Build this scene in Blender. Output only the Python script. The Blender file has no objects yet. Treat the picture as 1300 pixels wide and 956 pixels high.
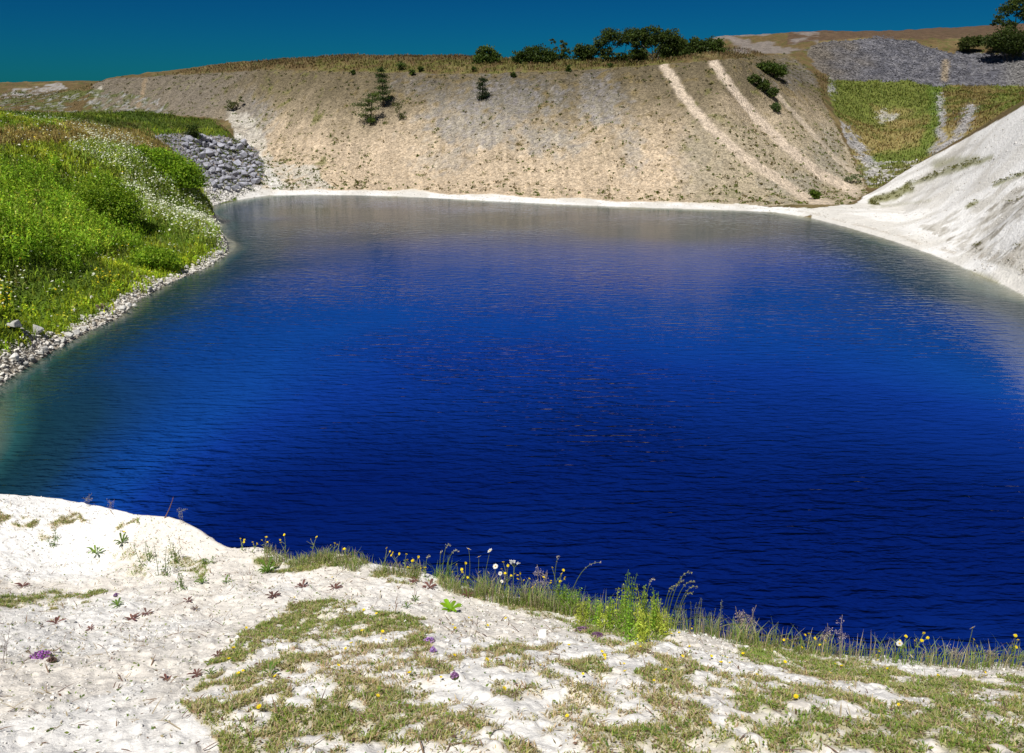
import bpy, bmesh, math, random
import numpy as np
from mathutils import Vector, Matrix

R = math.radians
C = bpy.context.scene.collection
SC = bpy.context.scene
rnd = random.Random(7)
rng = np.random.default_rng(11)

# ------------------------------------------------------------------ camera
F = 1011.0            # focal length in pixels of the 1300 px wide photograph
CX, CY = 650.0, 433.0
PITCH = math.atan((433 - 130) / F)
H = 11.0              # eye above the lake
cam_d = bpy.data.cameras.new('camera')
cam_d.sensor_width = 36
cam_d.lens = 36 * F / 1300
cam_d.shift_y = -45 / 1300
cam_d.clip_start = 0.1
cam_d.clip_end = 3000
cam = bpy.data.objects.new('camera', cam_d)
cam.location = (0, 0, H)
cam.rotation_euler = (math.pi / 2 - PITCH, 0, 0)
C.objects.link(cam)
SC.camera = cam

# ------------------------------------------------------------------ sky and sun
SUN_EL = R(60)
SUNV = Vector((-0.42, -0.90, 0)).normalized() * math.cos(SUN_EL) + Vector((0, 0, math.sin(SUN_EL)))
world = bpy.data.worlds.new('World')
SC.world = world
world.use_nodes = True
nt = world.node_tree
nt.nodes.clear()
wo = nt.nodes.new('ShaderNodeOutputWorld')
bg = nt.nodes.new('ShaderNodeBackground')
sk = nt.nodes.new('ShaderNodeTexSky')
sk.sky_type = 'NISHITA'
sk.sun_disc = False
sk.sun_elevation = SUN_EL
sk.sun_rotation = math.atan2(SUNV.x, SUNV.y)
sk.altitude = 200
sk.air_density = 1.0
sk.dust_density = 0.25
sk.ozone_density = 3.0
gm = nt.nodes.new('ShaderNodeGamma')
gm.inputs['Gamma'].default_value = 1.8
mx = nt.nodes.new('ShaderNodeMixRGB')
mx.blend_type = 'MULTIPLY'
mx.inputs[0].default_value = 1.0
mx.inputs[2].default_value = (0.003, 0.066, 0.115, 1)
nt.links.new(sk.outputs[0], gm.inputs[0])
nt.links.new(gm.outputs[0], mx.inputs[1])
nt.links.new(mx.outputs[0], bg.inputs[0])
bg.inputs[1].default_value = 0.06
nt.links.new(bg.outputs[0], wo.inputs[0])

sun_d = bpy.data.lights.new('sun', 'SUN')
sun_d.energy = 5.0
sun_d.angle = R(0.53)
sun_d.color = (1.0, 0.965, 0.91)
sun = bpy.data.objects.new('sun', sun_d)
sun.rotation_euler = (-SUNV).to_track_quat('-Z', 'Y').to_euler()
sun.location = (0, 0, 60)
C.objects.link(sun)

SC.view_settings.view_transform = 'Standard'
SC.view_settings.look = 'None'
SC.view_settings.exposure = 0.0
SC.view_settings.gamma = 1.0
SC.render.engine = 'CYCLES'
SC.cycles.max_bounces = 6
SC.cycles.transparent_max_bounces = 12

# ------------------------------------------------------------------ helpers
SP, CP = math.sin(PITCH), math.cos(PITCH)

def P(u, v, Y):
    """point of the place seen at photo pixel (u, v) at a distance Y ahead"""
    x, y = (u - CX) / F, (CY - v) / F
    t = Y / (CP + y * SP)
    return np.array([x * t, Y, H + t * (-SP + y * CP)])

def S(u, v, z=0.0):
    x, y = (u - CX) / F, (CY - v) / F
    t = (z - H) / (-SP + y * CP)
    return np.array([x * t, t * (CP + y * SP), z])

def pix(x, y, z):
    dz = z - H
    d = y * CP - dz * SP
    d = np.where(d > 0.05, d, 0.05)
    up = y * SP + dz * CP
    return CX + F * x / d, CY - F * up / d

def _hash(ix, iy, s):
    h = (ix.astype(np.int64) * 374761393 + iy.astype(np.int64) * 668265263 + s * 974634777) & 0xffffffff
    h = ((h ^ (h >> 13)) * 1274126177) & 0xffffffff
    h = h ^ (h >> 16)
    return (h & 0xffffff) / float(0xffffff)

def vn(x, y, s=0):
    ix, iy = np.floor(x), np.floor(y)
    fx, fy = x - ix, y - iy
    fx = fx * fx * (3 - 2 * fx)
    fy = fy * fy * (3 - 2 * fy)
    a, b = _hash(ix, iy, s), _hash(ix + 1, iy, s)
    c, d = _hash(ix, iy + 1, s), _hash(ix + 1, iy + 1, s)
    return (a + (b - a) * fx) * (1 - fy) + (c + (d - c) * fx) * fy

def fbm(x, y, s=0, o=4):
    r, a, t = 0, 1.0, 0
    for k in range(o):
        r = r + a * vn(x * 2 ** k + 17.3 * k, y * 2 ** k - 9.1 * k, s + k)
        t += a
        a *= 0.5
    return r / t

def ss(a, b, x):
    t = np.clip((x - a) / (b - a), 0, 1)
    return t * t * (3 - 2 * t)

def inpoly(u, v, poly):
    r = np.zeros(u.shape, bool)
    n = len(poly)
    for i in range(n):
        x1, y1 = poly[i]
        x2, y2 = poly[(i + 1) % n]
        if y1 == y2:
            continue
        c = ((y1 > v) != (y2 > v)) & (u < (x2 - x1) * (v - y1) / (y2 - y1) + x1)
        r ^= c
    return r

def segd(u, v, pts):
    d = np.full(u.shape, 1e9)
    for (x1, y1), (x2, y2) in zip(pts[:-1], pts[1:]):
        dx, dy = x2 - x1, y2 - y1
        t = np.clip(((u - x1) * dx + (v - y1) * dy) / (dx * dx + dy * dy + 1e-9), 0, 1)
        d = np.minimum(d, np.hypot(u - x1 - t * dx, v - y1 - t * dy))
    return d

class RBF:
    def __init__(self, pts, c):
        p = np.array(pts, float)
        self.xy, self.c = p[:, :2], c
        n = len(p)
        A = self._phi(self.xy)
        M = np.zeros((n + 3, n + 3))
        M[:n, :n] = A + 1e-6 * np.eye(n)
        M[:n, n] = 1
        M[:n, n + 1:] = self.xy
        M[n:, :n] = M[:n, n:].T
        b = np.zeros(n + 3)
        b[:n] = p[:, 2]
        self.w = np.linalg.lstsq(M, b, rcond=None)[0]
    def _phi(self, q):
        d = q[:, None, :] - self.xy[None]
        return -np.sqrt((d ** 2).sum(-1) + self.c ** 2)
    def __call__(self, x, y):
        x, y = np.asarray(x, float), np.asarray(y, float)
        q = np.stack([x.ravel(), y.ravel()], 1)
        out = np.empty(len(q))
        for i in range(0, len(q), 20000):
            k = q[i:i + 20000]
            out[i:i + 20000] = self._phi(k) @ self.w[:-3] + self.w[-3] + k @ self.w[-2:]
        return out.reshape(x.shape)

def mesh_np(name, V, T, mat=None, cols=None, smooth=False, quads=False, normals=None):
    """mesh from numpy vertices and triangles (or quads) with an optional vertex colour"""
    me = bpy.data.meshes.new(name)
    V = np.ascontiguousarray(V, np.float32)
    T = np.ascontiguousarray(T, np.int32)
    k = 4 if quads else 3
    me.vertices.add(len(V))
    me.vertices.foreach_set('co', V.ravel())
    me.loops.add(len(T) * k)
    me.polygons.add(len(T))
    me.polygons.foreach_set('loop_start', np.arange(0, len(T) * k, k, dtype=np.int32))
    me.loops.foreach_set('vertex_index', T.ravel())
    me.update(calc_edges=True)
    me.validate()
    me.polygons.foreach_set('use_smooth', np.full(len(me.polygons), smooth, bool))
    if cols is not None:
        at = me.color_attributes.new('Col', 'FLOAT_COLOR', 'POINT')
        c4 = np.ones((len(V), 4), np.float32)
        c4[:, :3] = np.clip(cols, 0, 1)
        at.data.foreach_set('color', c4.ravel())
    if normals is not None:
        me.normals_split_custom_set_from_vertices(normals.astype(np.float32).tolist())
    if mat:
        me.materials.append(mat)
    return me

def link(name, me, parent=None):
    o = bpy.data.objects.new(name, me)
    C.objects.link(o)
    if parent is not None:
        o.parent = parent
    return o

def tag(o, label=None, cat=None, group=None, kind=None):
    if label: o['label'] = label
    if cat: o['category'] = cat
    if group: o['group'] = group
    if kind: o['kind'] = kind
    return o

def thing(name, label, cat, loc, rz=0.0, group=None, scale=1.0):
    o = bpy.data.objects.new(name, None)
    o.empty_display_size = 0.1
    C.objects.link(o)
    o.location = tuple(loc)
    o.rotation_euler = (0, 0, rz)
    o.scale = (scale,) * 3
    return tag(o, label, cat, group)

def dup(root, loc, rz=0.0, scale=1.0, label=None):
    r = root.copy()
    C.objects.link(r)
    r.location = tuple(loc)
    r.rotation_euler = (0, 0, rz)
    r.scale = (scale,) * 3 if not hasattr(scale, '__len__') else scale
    if label: r['label'] = label
    for ch in list(root.children):
        c = ch.copy(); C.objects.link(c); c.parent = r
        for g in ch.children:
            d = g.copy(); C.objects.link(d); d.parent = c
    return r

class Geo:
    """collects triangles with vertex colours into one mesh"""
    def __init__(self):
        self.V, self.T, self.Cc, self.n = [], [], [], 0
    def add(self, V, T, col):
        V = np.asarray(V, float)
        col = np.asarray(col, float)
        if col.ndim == 1:
            col = np.repeat(col[None], len(V), 0)
        self.V.append(V); self.T.append(np.asarray(T, int) + self.n); self.Cc.append(col)
        self.n += len(V)
    def mesh(self, name, mat, smooth=False):
        return mesh_np(name, np.concatenate(self.V), np.concatenate(self.T), mat, np.concatenate(self.Cc), smooth)

def tube(pts, rad, sides=6):
    pts = np.asarray(pts, float)
    n = len(pts)
    rad = np.broadcast_to(np.asarray(rad, float), (n,))
    d = np.gradient(pts, axis=0)
    d /= np.linalg.norm(d, axis=1)[:, None] + 1e-9
    ref = np.array([0.31, 0.94, 0.13])
    a = np.cross(d, ref); a /= np.linalg.norm(a, axis=1)[:, None] + 1e-9
    b = np.cross(d, a)
    th = np.linspace(0, 2 * math.pi, sides, endpoint=False)
    V = pts[:, None] + rad[:, None, None] * (a[:, None] * np.cos(th)[None, :, None] + b[:, None] * np.sin(th)[None, :, None])
    V = V.reshape(-1, 3)
    T = []
    for i in range(n - 1):
        for j in range(sides):
            k = (j + 1) % sides
            p, q, r_, s_ = i * sides + j, i * sides + k, (i + 1) * sides + k, (i + 1) * sides + j
            T += [(p, q, r_), (p, r_, s_)]
    base = len(V)
    V = np.vstack([V, pts[:1], pts[-1:]])
    for j in range(sides):
        k = (j + 1) % sides
        T.append((base, k, j)); T.append((base + 1, (n - 1) * sides + j, (n - 1) * sides + k))
    return V, np.array(T)

def blades(base, h, w, az, bend, col, tipcol=None):
    """grass blades: 5 vertices, 3 triangles each; all arguments vectorised"""
    n = len(base)
    h, w, az, bend = [np.broadcast_to(np.asarray(a, float), (n,)) for a in (h, w, az, bend)]
    d = np.stack([np.cos(az), np.sin(az), np.zeros(n)], 1)
    s = np.stack([-np.sin(az), np.cos(az), np.zeros(n)], 1)
    z = np.array([0, 0, 1.0])
    V = np.empty((n, 5, 3))
    m = base + (h * 0.55)[:, None] * z + (h * bend * 0.25)[:, None] * d
    t = base + (h * (1 - 0.25 * bend))[:, None] * z + (h * bend * 0.8)[:, None] * d
    V[:, 0] = base - s * (w * .5)[:, None]; V[:, 1] = base + s * (w * .5)[:, None]
    V[:, 2] = m - s * (w * .4)[:, None]; V[:, 3] = m + s * (w * .4)[:, None]
    V[:, 4] = t
    k = np.arange(n)[:, None] * 5
    T = np.concatenate([k + [0, 1, 3], k + [0, 3, 2], k + [2, 3, 4]], 0)
    col = np.broadcast_to(np.asarray(col, float), (n, 3))
    tc = col if tipcol is None else np.broadcast_to(np.asarray(tipcol, float), (n, 3))
    cc = np.stack([col, col, col, col, tc], 1)
    return V.reshape(-1, 3), T, cc.reshape(-1, 3)

def cards(cen, size, col, up=0.3, aspect=0.6, g=None):
    """leaf-shaped cards (4 vertices: a kite), random orientation"""
    g = rng if g is None else g
    n = len(cen)
    size = np.broadcast_to(np.asarray(size, float), (n,))
    a = g.normal(size=(n, 3)); a[:, 2] += up
    a /= np.linalg.norm(a, axis=1)[:, None]
    b = np.cross(a, g.normal(size=(n, 3)))
    b /= np.linalg.norm(b, axis=1)[:, None] + 1e-9
    c = np.cross(a, b)
    s = size[:, None]
    V = np.stack([cen - b * s * .5, cen + c * s * .5 * aspect + b * s * .05 , cen + b * s * .5, cen - c * s * .5 * aspect + b * s * .05], 1)
    k = np.arange(n)[:, None] * 4
    T = np.concatenate([k + [0, 1, 2], k + [0, 2, 3]], 0)
    col = np.broadcast_to(np.asarray(col, float), (n, 3))
    return V.reshape(-1, 3), T, np.repeat(col, 4, 0)

def jit(col, n, s=0.25, g=None):
    g = rng if g is None else g
    c = np.repeat(np.asarray(col, float)[None], n, 0) if np.ndim(col) == 1 else np.asarray(col, float)
    return np.clip(c * (1 + s * g.uniform(-1, 1, (n, 1))) * (1 + 0.3 * s * g.uniform(-1, 1, (n, 3))), 0, 1)

def hull_mesh(name, n, seed, flat=1.0, mat=None):
    r = random.Random(seed)
    bm = bmesh.new()
    for _ in range(n):
        v = Vector((r.gauss(0, 1), r.gauss(0, 1), r.gauss(0, 1))).normalized()
        m = max(abs(v.x), abs(v.y), abs(v.z))
        v = v * (0.62 + 0.38 / (m + .25)) * r.uniform(0.85, 1.1)
        bm.verts.new((v.x * r.uniform(.92, 1.08), v.y * 0.85, v.z * 0.75 * flat))
    res = bmesh.ops.convex_hull(bm, input=bm.verts)
    dele = [e for e in res['geom_interior'] if isinstance(e, bmesh.types.BMVert)]
    bmesh.ops.delete(bm, geom=dele, context='VERTS')
    bmesh.ops.dissolve_limit(bm, angle_limit=R(9), verts=bm.verts, edges=bm.edges)
    bmesh.ops.bevel(bm, geom=list(bm.edges), offset=0.045, segments=1, affect='EDGES')
    bmesh.ops.recalc_face_normals(bm, faces=bm.faces)
    me = bpy.data.meshes.new(name)
    bm.to_mesh(me); bm.free()
    if mat: me.materials.append(mat)
    return me

_sv = None
def pebbles(pos, size, col, flat=0.65, g=None):
    """many small angular stones: 12 vertices and 20 triangles each"""
    g = rng if g is None else g
    global _sv
    if _sv is None:
        bm = bmesh.new(); bmesh.ops.create_icosphere(bm, subdivisions=1, radius=1)
        bm.verts.index_update()
        _sv = (np.array([v.co[:] for v in bm.verts]), np.array([[v.index for v in f.verts] for f in bm.faces]))
        bm.free()
    v0, t0 = _sv
    n = len(pos)
    L = v0[None] * g.uniform(0.6, 1.25, (n, 12, 1))
    sc = np.stack([g.uniform(.7, 1.3, n), g.uniform(.6, 1.1, n), flat * g.uniform(.6, 1.2, n)], 1) * (np.broadcast_to(size, (n,)) * .5)[:, None]
    L = L * sc[:, None]
    a = g.uniform(0, 6.283, n)
    tl = g.normal(0, .25, n)
    ca, sa, ct, st = np.cos(a)[:, None], np.sin(a)[:, None], np.cos(tl)[:, None], np.sin(tl)[:, None]
    x, y, z = L[..., 0], L[..., 1], L[..., 2]
    x, z = x * ct - z * st, x * st + z * ct
    V = np.stack([x * ca - y * sa, x * sa + y * ca, z], 2) + pos[:, None]
    T = (t0[None] + np.arange(n)[:, None, None] * 12).reshape(-1, 3)
    return V.reshape(-1, 3), T, np.repeat(np.broadcast_to(col, (n, 3)), 12, 0)

# ------------------------------------------------------------------ materials
def newmat(name):
    m = bpy.data.materials.new(name)
    m.use_nodes = True
    n = m.node_tree.nodes
    return m, n, m.node_tree.links, n['Principled BSDF']

def noise(n, l, scale, detail=4, rough=.6, vec=None):
    t = n.new('ShaderNodeTexNoise')
    t.inputs['Scale'].default_value = scale
    t.inputs['Detail'].default_value = detail
    t.inputs['Roughness'].default_value = rough
    if vec is not None: l.new(vec, t.inputs['Vector'])
    return t

def ground_mat(name, s1, s2, var=0.35, bump=0.6, dist=0.05, rough=0.9, vor=None, voramt=.4):
    """vertex colour times fine grain, with relief"""
    m, n, l, b = newmat(name)
    a = n.new('ShaderNodeAttribute'); a.attribute_name = 'Col'
    tc = n.new('ShaderNodeTexCoord')
    t1 = noise(n, l, s1, 6, .65, tc.outputs['Object'])
    t2 = noise(n, l, s2, 3, .6, tc.outputs['Object'])
    ad = n.new('ShaderNodeMath'); ad.operation = 'ADD'
    l.new(t1.outputs[0], ad.inputs[0]); l.new(t2.outputs[0], ad.inputs[1])
    mr = n.new('ShaderNodeMapRange')
    mr.inputs[1].default_value = .7; mr.inputs[2].default_value = 1.3
    mr.inputs[3].default_value = 1 - var; mr.inputs[4].default_value = 1 + var * .6
    l.new(ad.outputs[0], mr.inputs[0])
    mu = n.new('ShaderNodeMixRGB'); mu.blend_type = 'MULTIPLY'; mu.inputs[0].default_value = 1
    l.new(a.outputs['Color'], mu.inputs[1]); l.new(mr.outputs[0], mu.inputs[2])
    out, hgt = mu.outputs[0], ad.outputs[0]
    if vor:
        vo = n.new('ShaderNodeTexVoronoi'); vo.inputs['Scale'].default_value = vor
        l.new(tc.outputs['Object'], vo.inputs['Vector'])
        m2 = n.new('ShaderNodeMapRange')
        m2.inputs[3].default_value = 1 - voramt; m2.inputs[4].default_value = 1 + voramt * .5
        sp = n.new('ShaderNodeSeparateColor'); l.new(vo.outputs['Color'], sp.inputs[0])
        l.new(sp.outputs[0], m2.inputs[0])
        mu2 = n.new('ShaderNodeMixRGB'); mu2.blend_type = 'MULTIPLY'; mu2.inputs[0].default_value = 1
        l.new(out, mu2.inputs[1]); l.new(m2.outputs[0], mu2.inputs[2])
        out = mu2.outputs[0]
        sb = n.new('ShaderNodeMath'); sb.operation = 'SUBTRACT'
        l.new(hgt, sb.inputs[0]); l.new(vo.outputs['Distance'], sb.inputs[1]); hgt = sb.outputs[0]
    l.new(out, b.inputs['Base Color'])
    bp = n.new('ShaderNodeBump'); bp.inputs['Strength'].default_value = bump; bp.inputs['Distance'].default_value = dist
    l.new(hgt, bp.inputs['Height']); l.new(bp.outputs[0], b.inputs['Normal'])
    b.inputs['Roughness'].default_value = rough
    b.inputs['Specular IOR Level'].default_value = .2
    return m

def leaf_mat(name, trans=0.35, rough=0.55):
    m, n, l, b = newmat(name)
    a = n.new('ShaderNodeAttribute'); a.attribute_name = 'Col'
    oi = n.new('ShaderNodeObjectInfo')
    mr = n.new('ShaderNodeMapRange'); mr.inputs[3].default_value = .82; mr.inputs[4].default_value = 1.16
    l.new(oi.outputs['Random'], mr.inputs[0])
    mu = n.new('ShaderNodeMixRGB'); mu.blend_type = 'MULTIPLY'; mu.inputs[0].default_value = 1
    l.new(a.outputs['Color'], mu.inputs[1]); l.new(mr.outputs[0], mu.inputs[2])
    l.new(mu.outputs[0], b.inputs['Base Color'])
    b.inputs['Roughness'].default_value = rough
    b.inputs['Specular IOR Level'].default_value = .25
    tr = n.new('ShaderNodeBsdfTranslucent'); l.new(mu.outputs[0], tr.inputs[0])
    ms = n.new('ShaderNodeMixShader'); ms.inputs[0].default_value = trans
    l.new(b.outputs[0], ms.inputs[1]); l.new(tr.outputs[0], ms.inputs[2])
    l.new(ms.outputs[0], n['Material Output'].inputs[0])
    return m

def rock_mat(name, col, sc=2.0, var=.35, bump=.5, dist=.06, lich=None):
    m, n, l, b = newmat(name)
    tc = n.new('ShaderNodeTexCoord')
    t = noise(n, l, sc, 7, .65, tc.outputs['Object'])
    oi = n.new('ShaderNodeObjectInfo')
    r1 = n.new('ShaderNodeMapRange'); r1.inputs[1].default_value = .3; r1.inputs[2].default_value = .7
    r1.inputs[3].default_value = 1 - var; r1.inputs[4].default_value = 1 + var
    l.new(t.outputs[0], r1.inputs[0])
    r2 = n.new('ShaderNodeMapRange'); r2.inputs[3].default_value = .7; r2.inputs[4].default_value = 1.3
    l.new(oi.outputs['Random'], r2.inputs[0])
    pr = n.new('ShaderNodeMath'); pr.operation = 'MULTIPLY'
    l.new(r1.outputs[0], pr.inputs[0]); l.new(r2.outputs[0], pr.inputs[1])
    mu = n.new('ShaderNodeMixRGB'); mu.blend_type = 'MULTIPLY'; mu.inputs[0].default_value = 1
    mu.inputs[1].default_value = (*col, 1); l.new(pr.outputs[0], mu.inputs[2])
    out = mu.outputs[0]
    if lich:
        t2 = noise(n, l, sc * 2.3, 3, .5, tc.outputs['Object'])
        r3 = n.new('ShaderNodeMapRange'); r3.inputs[1].default_value = .56; r3.inputs[2].default_value = .66
        l.new(t2.outputs[0], r3.inputs[0])
        m3 = n.new('ShaderNodeMixRGB'); l.new(r3.outputs[0], m3.inputs[0])
        l.new(out, m3.inputs[1]); m3.inputs[2].default_value = (*lich, 1); out = m3.outputs[0]
    l.new(out, b.inputs['Base Color'])
    bp = n.new('ShaderNodeBump'); bp.inputs['Strength'].default_value = bump; bp.inputs['Distance'].default_value = dist
    l.new(t.outputs[0], bp.inputs['Height']); l.new(bp.outputs[0], b.inputs['Normal'])
    b.inputs['Roughness'].default_value = .85
    b.inputs['Specular IOR Level'].default_value = .2
    return m

M_slope = ground_mat('stony_earth', 1.3, 6.0, .42, .8, .15, vor=4.5, voramt=.35)
M_scree = ground_mat('grey_scree', 1.1, 5.0, .45, .9, .3, vor=2.2, voramt=.55)
M_chalkslope = ground_mat('chalk_slope', .7, 5.0, .16, .7, .15)
M_turf = ground_mat('rough_grass', .8, 7.0, .5, .9, .2)
M_bed = ground_mat('lake_bed', .7, 4.0, .3, .5, .1)
M_ledge = ground_mat('chalk_ground', 9.0, 60.0, .16, .55, .012)
M_leaf = leaf_mat('leaf', .48)
M_petal = leaf_mat('petal', .25)
M_stem = leaf_mat('stem', .1)
M_bark = rock_mat('pale_bark', (.34, .31, .27), 5, .35)
M_barkd = rock_mat('dark_bark', (.09, .07, .05), 5, .35)
M_stone = ground_mat('loose_stone', 6.0, 30.0, .2, .4, .02)
M_boulder = rock_mat('limestone', (.31, .315, .36), 1.6, .35, .7, .1, lich=(.5, .49, .47))
M_pale = rock_mat('pale_limestone', (.56, .55, .52), 2.2, .3, .6, .06)
M_chalkst = rock_mat('chalk_lump', (.74, .72, .68), 14, .15, .5, .01)

# ------------------------------------------------------------------ terrain: control points
shore_px = [(0, 488), (25, 472), (60, 450), (110, 422), (150, 404), (170, 384), (210, 362), (262, 340), (289, 322),
            (283, 300), (268, 272), (272, 261), (300, 254), (340, 248), (400, 247), (500, 249), (600, 254), (700, 259), (800, 263),
            (900, 266), (980, 269), (1030, 277), (1080, 290), (1130, 305), (1180, 322), (1230, 343), (1270, 360), (1300, 376)]
SHORE = [S(u, v) for u, v in shore_px]
SHORE = [np.array([-17.5, 24, 0.]), np.array([-19.5, 27.5, 0.])] + SHORE + [np.array([31.5, 40, 0.]), np.array([32, 34, 0.]), np.array([30, 26, 0.]), np.array([27, 14, 0.]), np.array([14, 10, 0.]), np.array([4, 9.5, 0.]), np.array([-8, 11, 0.]), np.array([-15, 15, 0.])]
ctrl = [tuple(p) for p in SHORE]
NEARN = 5
def yshore(u):
    a = np.array(shore_px[11:])
    return S(u, np.interp(u, a[:, 0], a[:, 1]))[1]
# lake bed
sh = np.array(SHORE)
cen = np.array([2.0, 58.0])
for i, p in enumerate(sh):
    d = cen - p[:2]
    L = np.linalg.norm(d)
    left = p[0] < -12 and p[1] < 62
    near_ = p[1] < 15
    for dist, z in ((1.5, -6), (4, -9.5)) if near_ else ((1.2, -1.0), (4.5, -3.2)) if left else ((1.5, -.5), (6, -2.6)):
        q = p[:2] + d / L * dist
        ctrl.append((q[0], q[1], z))
for x, y in [(0, 60), (-12, 70), (12, 70), (0, 80), (20, 75), (-8, 45), (10, 42), (0, 30), (14, 30), (-22, 85), (22, 55)]:
    ctrl.append((x, y, -1.7 if y > 74 else -2.5 if y > 64 else -4.8 if y > 50 else -5.6 if y > 40 else -7.4))
for x, y in [(-8, 20), (0, 18), (10, 18), (18, 20)]:
    ctrl.append((x, y, -9.5))
# beach and main slope
for u in (345, 420, 500, 600, 700, 800, 900, 980, 1035):
    y0 = yshore(u)
    ctrl.append(tuple(P(u, {345: 238, 420: 238, 500: 241, 600: 246, 700: 251, 800: 255, 900: 258, 980: 261, 1035: 267}[u], y0 + 3.2)))
crest = [(330, 90, 141), (400, 92, 134), (500, 93, 129), (600, 95, 124), (700, 92, 121), (800, 86, 118), (850, 82, 117), (935, 75, 118)]
for u, v, Y in crest:
    a, b = P(u, v, Y), np.array(S(u, 240))
    y0 = yshore(max(u, 345)) + 3.4
    base = P(u, {330: 205}.get(u, 0) or np.interp(u, [345, 500, 700, 900], [237, 241, 251, 258]), y0 if u > 330 else 117)
    ctrl.append(tuple(a))
    for f, sag in ((.33, -.5), (.66, -.35)):
        q = base + (a - base) * f
        ctrl.append((q[0], q[1], q[2] + sag))
ctrl += [tuple(P(*p)) for p in [
    # moor behind the crest
    (400, 78, 150), (440, 71, 158), (500, 73, 158), (560, 73, 155), (620, 80, 134), (620, 76, 155), (700, 82, 131), (700, 78, 150), (800, 80, 128), (800, 77, 150),
    (850, 79, 126), (900, 73, 126), (905, 66, 160), (450, 80, 205), (560, 82, 200), (640, 83, 200), (700, 83, 200), (780, 83, 200), (850, 82, 195), (885, 74, 190), (620, 84, 240), (780, 86, 240), (860, 84, 240), (700, 92, 320), (960, 66, 150), (960, 44, 205), (910, 48, 200), (1040, 41, 200), (1130, 41, 196), (1200, 40, 196), (1260, 36, 196), (1300, 34, 196), (1420, 30, 190),
    # right flank of the sandy slope and its gully
    (1000, 92, 128), (1030, 112, 134), (950, 150, 108), (900, 170, 102), (1000, 175, 106), (1000, 135, 116), (1040, 200, 105), (1040, 165, 116), (1060, 225, 103), (1045, 250, 94),
    (1085, 255, 97), (1075, 190, 117), (1055, 140, 135), (1042, 105, 150),
    # grassy hollow and grey scree above it
    (1100, 225, 108), (1100, 205, 116), (1150, 203, 118), (1100, 150, 140), (1180, 190, 120), (1200, 150, 135), (1055, 101, 163), (1130, 104, 164), (1200, 108, 163), (1300, 110, 158), (1250, 140, 128), (1300, 126, 118), (1400, 108, 130),
    (1030, 58, 182), (1100, 49, 184), (1200, 51, 184), (1300, 58, 178), (1420, 55, 174), (1060, 80, 172), (1200, 80, 172),
    # white slope on the right
    (1110, 243, 95), (1150, 217, 92), (1200, 190, 87), (1250, 163, 81), (1300, 135, 75), (1400, 75, 66), (1150, 250, 85), (1200, 225, 80), (1200, 262, 72), (1200, 300, 63), (1300, 200, 65), (1300, 260, 56), (1300, 320, 50), (1250, 300, 58), (1120, 280, 82), (1400, 200, 55), (1400, 300, 46),
    # rubble corner, path, mound and the slope on the far left
    (250, 182, 110), (300, 202, 111), (328, 226, 105), (340, 205, 117), (300, 180, 120), (215, 190, 98), (260, 215, 100), (285, 235, 97),
    (150, 152, 104), (200, 147, 111), (270, 157, 117), (290, 165, 119), (130, 161, 92), (215, 172, 105),
    (100, 140, 150), (200, 141, 148), (280, 150, 132), (200, 97, 164), (140, 100, 168), (260, 93, 156), (165, 97, 168), (122, 105, 172), (60, 122, 172), (0, 135, 165), (0, 103.5, 260), (60, 103, 255), (105, 103, 250), (120, 106, 250), (0, 125, 195), (-120, 104, 255), (-120, 130, 180),
    # grassy bank on the left
    (240, 232, 79), (255, 250, 76), (200, 202, 82), (150, 182, 78), (170, 178, 88), (100, 171, 72), (50, 171, 66), (0, 171, 60), (-150, 170, 55), (220, 270, 70), (265, 290, 64), (180, 250, 68), (150, 300, 57.5), (210, 320, 57), (0, 300, 42), (0, 400, 34.5), (0, 230, 50), (100, 230, 63),
    (100, 300, 51), (100, 370, 43), (50, 420, 38), (180, 350, 51), (-150, 300, 38), (-150, 230, 45), (-150, 420, 29), (0, 155, 80), (100, 158, 85), (60, 150, 110), (-100, 155, 80)]]
ctrl += [(-24, 22, 1.5), (-27, 14, 5), (-22, 5, 8), (-40, 10, 9), (-60, 30, 10), (-70, 90, 11), (-120, 120, 13), (34, 22, 2), (34, 12, 6), (45, 30, 9), (60, 50, 13), (80, 80, 18),
         (110, 120, 22), (0, -30, 11), (-40, -40, 12), (40, -40, 12), (0, 330, 24), (120, 300, 32), (-150, 330, 20), (150, 0, 15), (-150, 0, 14), (0, -150, 14), (200, 200, 32), (-200, 200, 18)]
far_rbf = RBF(ctrl, 2.2)

def zfar(x, y, fine=True):
    z = far_rbf(x, y)
    shp = [(p[0], p[1]) for p in SHORE]
    near = (np.abs(x) < 75) & (y < 130) & (y > 8) & (z < 3)
    if near.any():
        xs, ys, zs = x[near], y[near], z[near]
        ins = inpoly(xs, ys, shp)
        ds = segd(xs, ys, shp + shp[:1])
        z = np.array(z)
        z[near] = np.where(ins, np.minimum(zs, -.03 * ds), np.maximum(zs, np.minimum(.16 * ds, .5)))
    if fine:
        amp = ss(.2, 3.0, z)
        amp = amp * (0.35 + 0.65 * ss(70, 110, y))
        amp = amp * np.where((x > 22) & (y < 104), .16, 1.0)
        z = z + amp * ss(84, 92, y) * .28 * (fbm(x * .5, y * .07, 15) - .5)
        z = z + amp * (0.9 * (fbm(x * .12, y * .12, 3) - .5) + 0.42 * (fbm(x * .7, y * .7, 9, 3) - .5))
        z = z + ss(.05, .5, z) * .10 * (fbm(x * 1.3, y * 1.3, 21, 3) - .5)
    return z

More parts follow.
